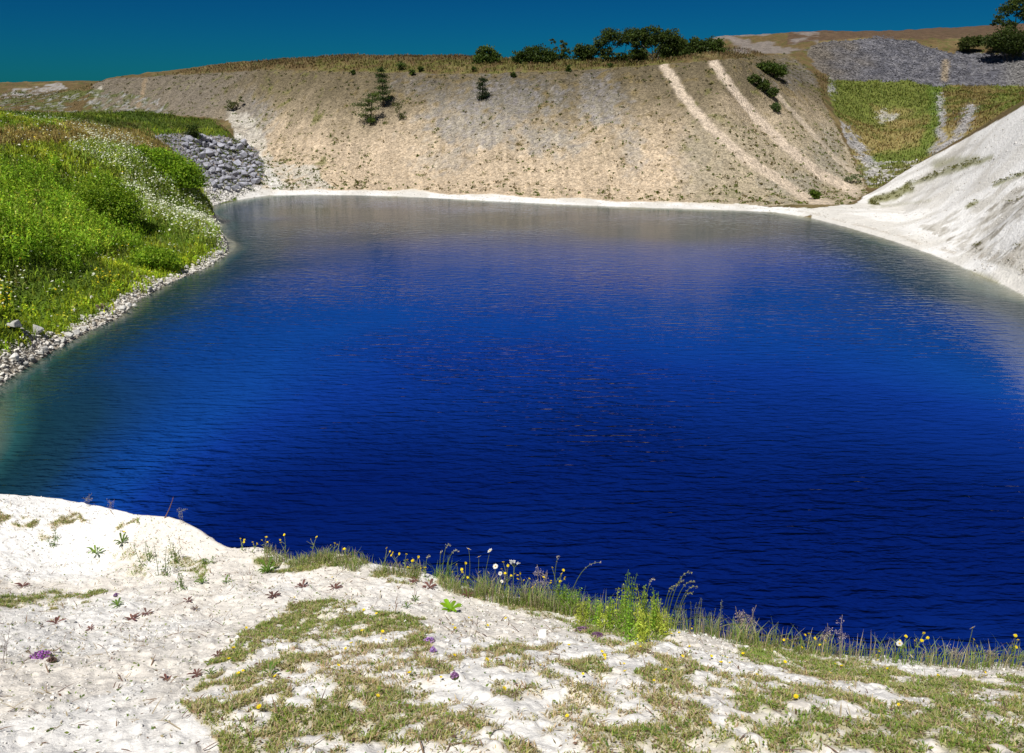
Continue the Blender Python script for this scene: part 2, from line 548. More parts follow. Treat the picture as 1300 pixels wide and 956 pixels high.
# ------------------------------------------------------------------ far terrain grid (all round, fine where the lake is)
az_f = np.radians(np.linspace(-46, 46, 777))
az_c1 = np.radians(np.arange(49, 181, 4.0))
AZ = np.concatenate([-az_c1[::-1], az_f, az_c1])
RR = np.concatenate([np.arange(12, 30, .5), np.arange(30, 64, .16), np.arange(64, 135, .22), np.arange(135, 215, .5), np.arange(215, 300, 4), [310, 340, 400, 500, 700, 1000, 1500, 2200]])
rr, aa = np.meshgrid(RR, AZ, indexing='ij')
# rays are spaced evenly in tan(azimuth) inside the view
FX, FY = rr * np.sin(aa), rr * np.cos(aa)
FZ = zfar(FX, FY)
farfade = ss(255, 500, rr)
FZ = FZ * (1 - farfade) + farfade * np.minimum(FZ, 15 - (rr - 255) * .012)
FU, FV = pix(FX, FY, FZ)
behind = FY < 1
FU = np.where(behind, -9999, FU)
nr, na = FX.shape
def grid_normals(X, Y, Z):
    P3 = np.stack([X, Y, Z], 2)
    du = np.gradient(P3, axis=1); dv = np.gradient(P3, axis=0)
    n = np.cross(du, dv)
    n /= np.linalg.norm(n, axis=2)[..., None] + 1e-12
    n *= np.sign(n[..., 2:3] + 1e-12)
    return n
FN = grid_normals(FX, FY, FZ)

J1 = (fbm(FX * .45, FY * .45, 31) - .5)
J2 = (fbm(FX * .45 + 50, FY * .45, 37) - .5)
uj, vj = FU + J1 * 22, FV + J2 * 9
n1 = fbm(FX * .25, FY * .25, 41); n2 = fbm(FX * 1.1, FY * 1.1, 43, 3); n3 = vn(FX * 3.1, FY * 3.1, 47)
n4 = fbm(FX * .09, FY * .09, 53)
n5 = fbm(FX * .8 + FY * .05, FZ * .10, 57)
n6 = fbm(FX * 2.6 + FY * .1, FZ * .22, 59, 3)

LEDGE, BED, BANK, SLOPE, CHALK, HOLLOW, SCREE, MOOR, RUBBLE = range(9)
cls = np.full(FX.shape, MOOR)
col = np.empty(FX.shape + (3,))
def mixc(c, tgt, w):
    return c * (1 - w[..., None]) + np.asarray(tgt) * w[..., None]
# moor: dry brown grass with green streaks
col[:] = (.150, .105, .045)
col = mixc(col, (.26, .20, .09), ss(.5, .75, n1) * .7)
col = mixc(col, (.09, .11, .025), ss(.55, .7, n2) * .6)
strip = (FV > 76) & (FU > 400) & (FU < 900) & (FY > 116) & (FY < 160)
col = mixc(col, (.16, .16, .04), strip * ss(.3, .6, n2) * .7)
redhill = (FY > 185) & (FU > 1000)
col = mixc(col, (.12, .075, .05), redhill * .8)
col = mixc(col, (.24, .21, .19), ((FU > 905) & (FV < 68) & (FY > 140) & (FU < 1040)) * ss(.45, .6, n1) * .9)
# main sandy slope
sl_poly = [(118, 108), (140, 100), (200, 97), (330, 89), (400, 90), (500, 92), (620, 94), (760, 88), (850, 82), (935, 74), (1000, 68), (1034, 95), (1045, 130), (1072, 180), (1095, 225), (1100, 248), (1040, 275), (700, 262), (330, 250), (318, 215), (300, 190), (292, 152), (180, 143), (118, 143)]
m = inpoly(FU + J1 * 8, FV + J2 * 4, sl_poly) & (FY > 86)
cls[m] = SLOPE
sand = np.empty_like(col); sand[:] = (.57, .455, .32)
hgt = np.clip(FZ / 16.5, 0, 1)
sand = mixc(sand, (.265, .215, .135), ss(.15, .85, hgt + (n1 - .5) * .45) * .9)  # darker uphill: weathered stone and growth, plus vignette shading painted into the colour
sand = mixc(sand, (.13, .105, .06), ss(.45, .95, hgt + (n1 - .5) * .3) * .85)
sand = mixc(sand, (.20, .15, .06), ss(.66, .78, n2 + (hgt - .5) * .12) * .55)
greyb = np.zeros(FX.shape)
for (cu, cv, ru, rv, a) in [(655, 125, 110, 32, 1.), (760, 130, 40, 40, 1.), (600, 160, 70, 34, .9), (690, 175, 60, 26, .8), (560, 205, 40, 18, .5), (880, 205, 30, 45, .4), (540, 110, 50, 18, .6), (320, 150, 30, 34, .9), (250, 120, 40, 20, .4), (1005, 235, 45, 22, 1.), (1050, 205, 26, 40, 1.), (800, 190, 20, 40, .6), (1010, 95, 40, 22, .6)]:
    d = np.hypot((FU - cu) / ru, (FV - cv) / rv)
    greyb = np.maximum(greyb, a * ss(1.15, .35, d + (n2 - .5) * 1.6 + (n1 - .5) * .8))
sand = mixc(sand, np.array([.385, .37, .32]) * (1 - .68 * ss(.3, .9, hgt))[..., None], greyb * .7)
sand = mixc(sand, (.27, .25, .26), greyb * ss(.5, .7, n3) * .55)
sand = mixc(sand, (.20, .17, .13), ss(350, 260, FU + (n1 - .5) * 120) * (FY > 120) * .85)
sand = sand * (1.07 + .22 * (n5 - .5) + .5 * (n6 - .5))[..., None]
gsp = ss(.60, .70, n2) * ss(.45, .65, n1) * .55
sand = mixc(sand, (.20, .21, .06), gsp * ((FU > 860) | (FU < 420)))
# white talus and footpath in the left corner
wt = inpoly(uj, vj, [(285, 140), (325, 150), (335, 185), (350, 205), (400, 212), (430, 240), (330, 245), (318, 215), (295, 180)]) & (FY > 90)
sand = mixc(sand, (.62, .58, .50), wt * .8 * ss(.2, .5, n2))
pth = segd(FU, FV, [(300, 178), (322, 198), (340, 222), (352, 238)])
sand = mixc(sand, (.74, .71, .65), (FY > 90) * ss(11, 5, pth))
sand = mixc(sand, (.37, .325, .225), ss(845, 900, FU + (n1 - .5) * 60) * ss(120, 190, FV) * .65)
# tracks worn down the right of the slope
trackm = np.zeros(FX.shape)
def track(pts, w0, c, a=.9):
    global sand, trackm
    trackm = np.maximum(trackm, (FY > 80) * ss(w0 * 1.1, w0 * .6, segd(FU + (n1 - .5) * 5, FV, pts)))
    d = segd(FU + (n1 - .5) * 5, FV, pts)
    sand = mixc(sand, c, (FY > 80) * ss(w0, w0 * .45, d + (n2 - .5) * w0 * .5) * a)
track([(844, 84), (868, 122), (905, 165), (945, 200), (985, 226), (1020, 250), (1055, 262)], 8, (.64, .53, .405), 1.0)
track([(906, 80), (930, 112), (962, 152), (1000, 188), (1040, 220), (1085, 244)], 8, (.64, .53, .41), 1.0)
track([(985, 118), (1010, 145), (1035, 172), (1060, 200), (1085, 222)], 4, (.62, .52, .40), .7)
track([(184, 101), (180, 125), (172, 140)], 3, (.32, .24, .15))
track([(128, 112), (118, 126), (106, 144)], 3.5, (.6, .56, .48))
gl = inpoly(uj, vj, [(0, 118), (60, 118), (120, 112), (215, 128), (218, 145), (100, 150), (0, 150)])
leftveg = gl & (FY > 120)
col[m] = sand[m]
# left far bits: grey and green below the far-left slope
lv = leftveg & (n1 > .42)
cls[leftveg & ~m] = SLOPE
col = mixc(col, (.11, .13, .035), leftveg * ss(.40, .55, n1 + (n2 - .5) * .5) * .9)
col = mixc(col, (.36, .35, .34), leftveg * ss(.60, .72, n2) * .9)
gg = inpoly(uj, vj, [(5, 117), (80, 105), (85, 112), (40, 122), (10, 125)]) & (FY > 120)
col = mixc(col, (.46, .44, .43), gg * .8 * ss(.35, .6, n2))
# hollow
m = inpoly(FU + J1 * 10, FV + J2 * 6, [(1050, 99), (1130, 103), (1200, 107), (1300, 107), (1600, 100), (1600, 150), (1300, 145), (1250, 200), (1200, 222), (1130, 240), (1104, 240), (1092, 215), (1072, 175), (1056, 130)]) & (FY > 98)
cls[m] = HOLLOW
hc = np.empty_like(col); hc[:] = (.17, .20, .04)
hc = mixc(hc, (.40, .29, .13), ss(130, 175, FV + (n1 - .5) * 90) * .65)
hc = mixc(hc, (.14, .21, .03), ss(14, 5, segd(FU, FV, [(1186, 110), (1190, 150), (1170, 195), (1110, 205)]) + (n2 - .5) * 10) * .8)
hc = mixc(hc, (.22, .16, .06), ((FU > 1195) & (FV < 160)) * ss(.35, .6, n1) * .8)
hc = mixc(hc, (.17, .19, .05), ss(198, 215, FV) * .8)
for pts, w in (([(1192, 122), (1196, 160), (1198, 190)], 6), ([(1232, 140), (1222, 160), (1205, 185), (1190, 192)], 11), ([(1045, 98), (1052, 120)], 9), ([(1050, 148), (1078, 178), (1100, 205)], 9)):
    hc = mixc(hc, (.40, .39, .40), ss(w, w * .3, segd(FU + J1 * 16, FV, pts) + (n2 - .5) * w * 2.2) * .85)
hc = mixc(hc, (.52, .5, .48), ss(8, 3, segd(FU, FV, [(1120, 148), (1130, 150)]) + (n2 - .5) * 22) * .7)
hc = mixc(hc, (.52, .5, .48), ((FV > 205) & (FU > 1085)) * ss(.5, .62, n2) * .9)
col[m] = hc[m]
# grey scree
m = inpoly(FU + J1 * 14, FV + J2 * 10, [(1022, 62), (1050, 52), (1130, 46), (1180, 60), (1215, 68), (1300, 66), (1600, 70), (1600, 108), (1200, 109), (1130, 104), (1056, 101), (1036, 88)]) & (FY > 135)
cls[m] = SCREE
sc_ = np.empty_like(col); sc_[:] = (.135, .135, .155)
sc_ = mixc(sc_, (.235, .23, .245), ss(.42, .7, n2) * .8)
sc_ = mixc(sc_, (.20, .17, .13), ss(1110, 1030, FU + (n1 - .5) * 90) * .8)
sc_ = mixc(sc_, (.36, .29, .2), ss(7, 2, segd(FU, FV, [(1200, 80), (1199, 100)])) * .9)
sc_ = mixc(sc_, (.25, .24, .225), ss(1262, 1290, FU) * .8)
col[m] = sc_[m]
# white slope and beaches
dsh = segd(FX, FY, [tuple(p[:2]) for p in SHORE])
m = inpoly(FU + J1 * 6, FV + J2 * 4, [(1030, 264), (1084, 260), (1108, 244), (1150, 216), (1200, 190), (1300, 134), (1600, -40), (1700, 700), (1300, 420), (1030, 290)]) & (FY < 104) & (FX > 20)
m |= (FX > 26) & (FY < 75) & (FZ < 12)
beach = (dsh < 2.3 + (n1 - .5) * 2.2) & (FZ > -.2) & (FY > 80)
m |= beach & ~((FX < -36) & (FZ > 1.2))
cls[m] = CHALK
cc = np.empty_like(col); cc[:] = (.78, .77, .745)
cc = mixc(cc, (.60, .575, .52), ss(.48, .66, n1) * .7)
inside = inpoly(uj, vj, [(1165, 285), (1230, 260), (1262, 240), (1300, 221), (1420, 175), (1420, 370), (1300, 350), (1220, 316)])
cc = mixc(cc, (.50, .475, .42), inside * ss(.35, .55, n2 + (n1 - .5) * .4) * .8)
cc = mixc(cc, (.30, .275, .225), inside * ss(.62, .68, n3) * ss(.35, .55, n1) * .9)
for pts, w, a in (([(1108, 256), (1140, 246), (1155, 240)], 6, .85), ([(1150, 236), (1190, 222), (1215, 215), (1258, 200)], 3.5, .7), ([(1190, 208), (1225, 206), (1240, 204)], 7, .6), ([(1262, 235), (1320, 212)], 2.5, .8), ([(1228, 262), (1240, 257)], 3, .8), ([(1120, 262), (1180, 255)], 2.0, .3)):
    cc = mixc(cc, (.20, .20, .06), ss(w * 1.3, w * .4, segd(FU, FV, pts) + (n2 - .5) * w * 1.4) * a)
for pts, w, a in (([(1105, 245), (1160, 218), (1240, 182)], 2.2, .5), ([(1160, 228), (1215, 205)], 2, .6), ([(1130, 262), (1190, 238), (1300, 185)], 1.6, .4)):
    cc = mixc(cc, (.42, .40, .36), ss(w * 1.4, w * .3, segd(FU, FV, pts) + (n2 - .5) * w * 2) * a)
cc = mixc(cc, (.50, .46, .40), ((dsh > .9) & (dsh < 1.25) & (FX > 25)) * ss(.45, .6, n2) * .8)
cc = mixc(cc, (.66, .58, .45), (FY > 86) * (FX < 25) * ss(1.2, 3.2, dsh + (n2 - .5) * 2) * .6)
col[m] = cc[m]
# grassy bank and mound on the left
m = ((FX < -14) & (FY < 96) & (FU < 300) & (FV < 800)) | (FX < -24) & (FY < 62) | ((inpoly(uj, vj, [(-400, 140), (100, 146), (150, 139), (200, 138), (255, 146), (288, 168), (292, 182), (250, 182), (200, 195), (0, 200), (-400, 200)])) & (FY < 124))
rub = inpoly(FU + J1 * 6, FV + J2 * 4, [(196, 172), (240, 168), (296, 176), (325, 190), (336, 215), (330, 240), (300, 250), (268, 262), (255, 232), (235, 205)]) & (FY > 88)
m &= ~rub
m &= (FZ > -.1)
cls[m] = BANK
bc = np.empty_like(col); bc[:] = (.10, .16, .018)
bc = mixc(bc, (.16, .20, .03), ss(.4, .65, n1) * .7)
bc = mixc(bc, (.30, .21, .09), (inpoly(uj, vj, [(-200, 165), (60, 166), (115, 155), (175, 165), (225, 190), (190, 195), (120, 178), (-200, 185)])) * .8)
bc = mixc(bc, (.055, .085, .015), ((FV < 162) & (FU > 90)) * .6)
shoreband = ss(.85, .4, dsh + (n2 - .5) * 1.1) * (FY < 66) * (1 - .5 * (FY > 52)) + ss(.9, .3, dsh) * (FY >= 66)
bc = mixc(bc, (.52, .46, .37), np.clip(shoreband, 0, 1) * (FX > -28))
col[m] = bc[m]
m = rub
cls[m] = RUBBLE
rc = np.empty_like(col); rc[:] = (.40, .37, .34)
rc = mixc(rc, (.36, .27, .16), ss(.45, .6, n1) * .8)
rc = mixc(rc, (.13, .16, .04), ss(.58, .66, n2) * .7)
rc = mixc(rc, (.74, .71, .66), ss(4.2, 3.0, dsh + (n2 - .5)))
col[m] = rc[m]
m = (FZ < 0)
cls[m] = BED
col[m] = mixc(np.broadcast_to(np.array([.36, .35, .26]), col.shape), (.12, .16, .10), ss(0, -1.5, FZ))[m]

idx = np.arange(nr * na).reshape(nr, na)
Q = np.stack([idx[:-1, :-1], idx[:-1, 1:], idx[1:, 1:], idx[1:, :-1]], 2).reshape(-1, 4)
fc = cls[:-1, :-1].ravel()
fz = np.maximum.reduce([FZ[:-1, :-1], FZ[1:, :-1], FZ[:-1, 1:], FZ[1:, 1:]]).ravel()
V3 = np.stack([FX, FY, FZ], 2).reshape(-1, 3)
N3 = FN.reshape(-1, 3); C3 = col.reshape(-1, 3)
# the far side of the seam (close the ring behind the camera)
Qs = np.stack([idx[:-1, -1], idx[:-1, 0], idx[1:, 0], idx[1:, -1]], 1)
Q = np.vstack([Q, Qs]); fc = np.concatenate([fc, cls[:-1, -1].ravel()]); fz = np.concatenate([fz, FZ[:-1, -1]])
# neighbouring grounds meet along ragged lines; small islands go with what surrounds them
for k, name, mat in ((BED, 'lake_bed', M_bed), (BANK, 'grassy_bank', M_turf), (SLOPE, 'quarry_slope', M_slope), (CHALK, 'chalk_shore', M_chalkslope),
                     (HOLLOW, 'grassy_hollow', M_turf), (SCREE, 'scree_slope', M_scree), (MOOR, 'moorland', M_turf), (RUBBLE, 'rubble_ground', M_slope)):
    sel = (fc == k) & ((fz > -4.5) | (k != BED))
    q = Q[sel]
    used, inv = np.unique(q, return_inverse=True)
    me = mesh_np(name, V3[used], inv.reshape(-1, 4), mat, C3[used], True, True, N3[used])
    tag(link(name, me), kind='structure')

# ------------------------------------------------------------------ scatter helpers over the far terrain
cellA = np.linalg.norm(np.cross(V3.reshape(nr, na, 3)[1:, :-1] - V3.reshape(nr, na, 3)[:-1, :-1], V3.reshape(nr, na, 3)[:-1, 1:] - V3.reshape(nr, na, 3)[:-1, :-1]), axis=2)
inview = (FU > -300) & (FU < 1560) & (FV > -20) & (FV < 700) & (FY > 10) & (FY < 215)
def scatter(dens, n, seed, G=None):
    """n random points of the far ground with density mask dens per vertex"""
    g = np.random.default_rng(seed)
    if G is None:
        w = (dens * inview)[:-1, :-1] * cellA
        X_, Y_, Z_ = FX, FY, FZ
    else:
        X_, Y_, Z_, A_ = G
        w = dens[:-1, :-1] * A_
    w = w.ravel(); cs = np.cumsum(w)
    if cs[-1] <= 0:
        return np.zeros((0, 3)), np.zeros(0, int), np.zeros(0, int)
    k = np.searchsorted(cs, g.uniform(0, cs[-1], n))
    k = np.minimum(k, len(w) - 1)
    i, j = k // (X_.shape[1] - 1), k % (X_.shape[1] - 1)
    a, b = g.uniform(0, 1, n), g.uniform(0, 1, n)
    def bl(A):
        return (A[i, j] * (1 - a) + A[i + 1, j] * a) * (1 - b) + (A[i, j + 1] * (1 - a) + A[i + 1, j + 1] * a) * b
    return np.stack([bl(X_), bl(Y_), bl(Z_)], 1), i, j

def zat(x, y):
    return float(zfar(np.array([float(x)]), np.array([float(y)]))[0])

def hit(u, v, ymin=20, ymax=220, f=zfar, n=1500):
    """first ground point seen at a photo pixel"""
    Y = np.linspace(ymin, ymax, n)
    x, y = (u - CX) / F, (CY - v) / F
    t = Y / (CP + y * SP)
    X, Zr = x * t, H + t * (-SP + y * CP)
    z = f(X, Y)
    k = np.argmax(z > Zr)
    if not (z > Zr).any():
        k = np.argmin(np.abs(z - Zr))
    return np.array([X[k], Y[k], z[k]])

# ------------------------------------------------------------------ water
wx = np.concatenate([np.arange(-60, 60.1, .7)])
wy = np.arange(6, 112, .7)
WX, WY = np.meshgrid(wx, wy, indexing='ij')
WD = -zfar(WX, WY)
wi = np.arange(WX.size).reshape(WX.shape)
WQ = np.stack([wi[:-1, :-1], wi[1:, :-1], wi[1:, 1:], wi[:-1, 1:]], 2).reshape(-1, 4)
wd = WD.ravel()
keep = wd[WQ].max(1) > -.6
WQ = WQ[keep]
used, inv = np.unique(WQ, return_inverse=True)
WV = np.stack([WX.ravel(), WY.ravel(), np.zeros(WX.size)], 1)[used]
M_water, n, l, b = newmat('lake_water')
at = n.new('ShaderNodeAttribute'); at.attribute_name = 'Col'
sp = n.new('ShaderNodeSeparateColor'); l.new(at.outputs['Color'], sp.inputs[0])
tc = n.new('ShaderNodeTexCoord')
big = noise(n, l, .055, 3, .5, tc.outputs['Object'])
def stretched(sx, sy, rot, detail, rough, dist=0.0):
    mp = n.new('ShaderNodeMapping'); mp.inputs['Scale'].default_value = (sx, sy, 1); mp.inputs['Rotation'].default_value = (0, 0, R(rot))
    l.new(tc.outputs['Object'], mp.inputs[0])
    t = noise(n, l, 1.0, detail, rough, mp.outputs[0])
    t.inputs['Distortion'].default_value = dist
    return t
w1 = stretched(.8, 3.4, -4, 2, .5, .5)
w2 = stretched(1.3, 2.6, 16, 3, .55, .4)
w3 = stretched(3.2, 8, -10, 2, .5, .3)
def math_(op, a, bb):
    m_ = n.new('ShaderNodeMath'); m_.operation = op
    for k_, s_ in enumerate((a, bb)):
        if isinstance(s_, (int, float)): m_.inputs[k_].default_value = s_
        else: l.new(s_, m_.inputs[k_])
    return m_.outputs[0]
hh = math_('ADD', math_('MULTIPLY', w1.outputs[0], .50), math_('ADD', math_('MULTIPLY', w2.outputs[0], .34), math_('MULTIPLY', w3.outputs[0], .12)))
am = n.new('ShaderNodeMapRange'); am.inputs[1].default_value = .38; am.inputs[2].default_value = .6; am.inputs[3].default_value = .35; am.inputs[4].default_value = 1.0
l.new(big.outputs[0], am.inputs[0])
hh = math_('MULTIPLY', hh, am.outputs[0])
def bump_(dist):
    q_ = n.new('ShaderNodeBump'); q_.inputs['Strength'].default_value = 1.0; q_.inputs['Distance'].default_value = dist
    l.new(hh, q_.inputs['Height']); return q_.outputs[0]
surf_n, body_n = bump_(.062), bump_(1.1)
cr = n.new('ShaderNodeValToRGB')  # body colour by depth; brighter middle and dull far side paint in reflections
e = cr.color_ramp.elements
e[0].position = 0.0; e[0].color = (.06, .13, .11, 1)
e[1].position = .97; e[1].color = (.0012, .010, .11, 1)
for p_, c_ in ((.05, (.018, .075, .078)), (.12, (.008, .036, .05)), (.27, (.008, .037, .075)), (.46, (.005, .046, .225)), (.57, (.005, .050, .27)), (.70, (.004, .032, .24))):
    q_ = e.new(p_); q_.color = (*c_, 1)
dn = math_('ADD', sp.outputs[0], math_('MULTIPLY', math_('SUBTRACT', big.outputs[0], .5), .34))
l.new(dn, cr.inputs[0])
df = n.new('ShaderNodeBsdfDiffuse'); l.new(cr.outputs[0], df.inputs['Color']); l.new(body_n, df.inputs['Normal'])
trn = n.new('ShaderNodeBsdfTransparent')
al = n.new('ShaderNodeMapRange'); al.inputs[1].default_value = 0; al.inputs[2].default_value = .09; al.inputs[3].default_value = .15; al.inputs[4].default_value = 1
l.new(sp.outputs[0], al.inputs[0])
m1 = n.new('ShaderNodeMixShader'); l.new(al.outputs[0], m1.inputs[0]); l.new(trn.outputs[0], m1.inputs[1]); l.new(df.outputs[0], m1.inputs[2])
gl_ = n.new('ShaderNodeBsdfGlossy'); gl_.inputs['Roughness'].default_value = .05; l.new(surf_n, gl_.inputs['Normal'])
fr_ = n.new('ShaderNodeFresnel'); fr_.inputs['IOR'].default_value = 1.33; l.new(surf_n, fr_.inputs['Normal'])
m2_ = n.new('ShaderNodeMixShader'); l.new(fr_.outputs[0], m2_.inputs[0]); l.new(m1.outputs[0], m2_.inputs[1]); l.new(gl_.outputs[0], m2_.inputs[2])
n.remove(b)
l.new(m2_.outputs[0], n['Material Output'].inputs[0])
dcol = np.repeat(np.clip(wd[used] / 10.0, 0, 1)[:, None], 3, 1)
water = link('water', mesh_np('water', WV, inv.reshape(-1, 4), M_water, dcol, True, True))
tag(water, kind='structure')

# ------------------------------------------------------------------ the white ledge in the foreground
edge_px = [(-900, 640), (-600, 622), (-300, 618), (-150, 622), (0, 628), (60, 632), (105, 640), (150, 650), (172, 655), (215, 659), (245, 671), (275, 690), (300, 697), (330, 697), (350, 705), (400, 709), (430, 704), (470, 716),
           (520, 724), (560, 737), (620, 752), (660, 759), (700, 768), (740, 778), (800, 792), (860, 800), (900, 806), (940, 814), (980, 818), (1020, 826), (1080, 833), (1130, 836), (1180, 843), (1230, 846), (1270, 843), (1300, 850), (1450, 862), (1700, 880), (2100, 900)]
def yedge(u):
    return np.interp(u, [-900, -300, 0, 300, 600, 900, 1300, 1600, 2100], [9.5, 8.9, 8.0, 6.4, 5.35, 4.8, 4.4, 4.2, 4.0])
EP = np.array([P(u, v, yedge(u)) for u, v in edge_px])
eaz, er = np.arctan2(EP[:, 0], EP[:, 1]), np.hypot(EP[:, 0], EP[:, 1])
def redge(az):
    return np.interp(az, np.concatenate([[-math.pi, -1.5], eaz, [1.5, math.pi]]), np.concatenate([[14, 13], er, [9, 14]]))
lp = [tuple(p) for p in EP] + [(0, 0, 9.38), (1.5, 0, 9.4), (-1.5, 0, 9.36), (0, -4, 9.9), (-5, -3, 9.7), (5, -3, 9.9), (-5, 2, 9.1), (4, 1.5, 9.25), (0, -14, 11), (-14, 0, 9.5), (12, 0, 10), (-12, -12, 11), (12, -12, 11),
      tuple(P(150, 765, 5.4)), tuple(P(150, 800, 4.6)), tuple(P(650, 867, 2.75)), tuple(P(100, 867, 3.3)), tuple(P(1200, 867, 3.6)), tuple(P(400, 790, 4.3)), tuple(P(700, 800, 4.1)), tuple(P(150, 700, 6.7))]
led_rbf = RBF(lp, .5)
def zled(x, y, fine=True):
    z = led_rbf(x, y)
    r, a = np.hypot(x, y), np.arctan2(x, y)
    d = r - redge(a)
    if fine:
        k = ss(-.05, -.6, d) * .75 + .25
        z = z + k * (.11 * (fbm(x * 1.1, y * 1.1, 61) - .5) + .065 * (fbm(x * 3.7, y * 3.7, 67, 3) - .5) + .032 * (fbm(x * 13, y * 13, 71, 3) - .5) + .014 * (vn(x * 38, y * 38, 75) - .5))
        cl = vn(x * 22, y * 22, 73) * vn(x * 9, y * 9, 74)
        z = z + .016 * ss(.3, .75, cl)
    dd = np.maximum(d, 0)
    return z - np.where(dd < .12, dd * dd * 5, .072 + (dd - .12) * 1.45)
LA = np.concatenate([-np.radians(np.arange(65, 181, 5.0))[::-1], np.radians(np.linspace(-62, 62, 901)), np.radians(np.arange(65, 181, 5.0))])
LT = np.concatenate([np.linspace(0, 1, 340) ** .85, 1 + np.array([.004, .01, .018, .03, .05, .08, .12, .2, .35, .6, 1.0, 1.6, 2.3])])
tt, la = np.meshgrid(LT, LA, indexing='ij')
re_ = redge(la)
lr = np.where(tt <= 1, .55 + (re_ - .55) * tt, re_ + (tt - 1) * 5)
LX, LY = lr * np.sin(la), lr * np.cos(la)
LZ = zled(LX, LY)
LU, LV = pix(LX, LY, LZ)
LU = np.where(LY < .3, -9999, LU)
ld = lr - re_
j1 = fbm(LX * 2.2, LY * 2.2, 81) - .5; j2 = fbm(LX * 2.2 + 40, LY * 2.2, 83) - .5
m2 = fbm(LX * 6, LY * 6, 87, 3); m3 = fbm(LX * 1.2, LY * 1.2, 89)
lu, lv = LU + j1 * 90, LV + j2 * 46
turf = np.zeros(LX.shape)
TURFS = [([(-60, 655), (40, 650), (60, 648), (95, 655), (150, 655), (178, 668), (110, 674), (60, 672), (-60, 670)], .95),
         ([(-30, 757), (60, 752), (110, 756), (150, 752), (165, 766), (120, 770), (60, 774), (-30, 776)], .8),
         ([(236, 880), (262, 842), (292, 818), (330, 802), (350, 785), (400, 764), (450, 762), (490, 782), (520, 800), (545, 830), (580, 835), (615, 810), (660, 806), (710, 815), (760, 832), (800, 852), (830, 838), (880, 838), (935, 850), (1000, 838), (1050, 846), (1110, 840), (1160, 858), (1240, 862), (1330, 862), (1400, 1000), (1800, 1080), (360, 1080), (290, 960)], 1.0),
         ([(600, 742), (680, 757), (740, 772), (800, 784), (850, 798), (850, 820), (875, 838), (800, 838), (740, 806), (700, 790), (640, 770)], .95),
         ([(930, 812), (1020, 824), (1090, 836), (1080, 846), (960, 842), (930, 830)], .8),
         ([(330, 700), (380, 712), (430, 706), (520, 726), (610, 750), (610, 760), (520, 738), (430, 722), (370, 728), (330, 722)], .85),
         ([(205, 690), (240, 700), (262, 730), (250, 742), (215, 720)], .5), ([(140, 705), (205, 700), (212, 735), (170, 730)], .35)]
for poly, a in TURFS:
    turf = np.maximum(turf, a * inpoly(lu, lv, poly))
m4 = fbm(LX * 17, LY * 17, 91, 3)
turf = turf * ss(.34, .72, m2 + (m3 - .5) * .6 + (m4 - .5) * .55)
turf = np.maximum(turf, .9 * inpoly(LU + j1 * 50, LV + j2 * 30, [(290, 880), (330, 822), (400, 778), (470, 775), (520, 815), (560, 850), (680, 830), (760, 850), (1400, 880), (1800, 1080), (420, 1080)]) * ss(.32, .66, m2 + (m4 - .5) * .6) * (.55 + .45 * ss(.35, .55, m3)))
white = np.maximum(inpoly(LU + j1 * 14, LV + j2 * 10, [(846, 796), (880, 800), (925, 812), (945, 834), (915, 838), (880, 828), (850, 812)]), 0)
white = np.maximum(white, inpoly(LU + j1 * 30, LV + j2 * 16, [(500, 752), (560, 755), (640, 772), (720, 790), (765, 815), (740, 818), (640, 800), (580, 808), (540, 790), (500, 770)]))
turf = turf * (1 - .92 * white)
lc = np.empty(LX.shape + (3,)); lc[:] = (.84, .828, .80)
lc = mixc(lc, (.74, .68, .59), ss(.45, .65, m3) * .7)
warm = ss(735, 775, LV + j2 * 40) * ss(300, 200, LU) * 0 + ss(755, 775, LV + j2 * 30) * .5
lc = mixc(lc, (.74, .69, .62), warm * .4)
lc = mixc(lc, (.62, .58, .52), ss(.62, .74, m2) * .4)
tcol = np.empty_like(lc); tcol[:] = (.52, .44, .29)
tcol = mixc(tcol, (.27, .27, .09), ss(.45, .62, m3 + (m2 - .5) * .6) * .7)
tcol = mixc(tcol, (.62, .55, .42), ss(.52, .66, m2) * .7)
lc = lc * (1 - turf[..., None]) + tcol * turf[..., None]
li = np.arange(LX.size).reshape(LX.shape)
LQ = np.stack([li[:-1, :-1], li[:-1, 1:], li[1:, 1:], li[1:, :-1]], 2).reshape(-1, 4)
LQ = np.vstack([LQ, np.stack([li[:-1, -1], li[:-1, 0], li[1:, 0], li[1:, -1]], 1)])
LV3 = np.stack([LX, LY, LZ], 2).reshape(-1, 3)
# close the little round hole under the photographer
cv = len(LV3)
LV3 = np.vstack([LV3, [[0, 0, 9.38]]])
ring = li[0]
tri = np.stack([np.roll(ring, -1), ring, np.full(len(ring), cv), np.full(len(ring), cv)], 1)
lcf = np.vstack([lc.reshape(-1, 3), [[.5, .45, .33]]])
me = mesh_np('chalk_ledge', LV3, LQ, M_ledge, lcf, True, True)
bm = bmesh.new(); bm.from_mesh(me); bm.verts.ensure_lookup_table()
for a_, b_ in zip(ring, np.roll(ring, -1)):
    try: bm.faces.new((bm.verts[a_], bm.verts[cv], bm.verts[b_])).smooth = True
    except ValueError: pass
bm.to_mesh(me); bm.free()
ledge = tag(link('chalk_ledge', me), kind='structure')
LAr = np.linalg.norm(np.cross(LV3[:-1].reshape(*LX.shape, 3)[1:, :-1] - LV3[:-1].reshape(*LX.shape, 3)[:-1, :-1], LV3[:-1].reshape(*LX.shape, 3)[:-1, 1:] - LV3[:-1].reshape(*LX.shape, 3)[:-1, :-1]), axis=2)
LG = (LX, LY, LZ, LAr)
lview = ((LU > -350) & (LU < 1700) & (LV < 1080) & (tt <= 1.0)).astype(float)
def lhit(u, v):
    return hit(u, v, 1.3, 9.5, zled, 1600)

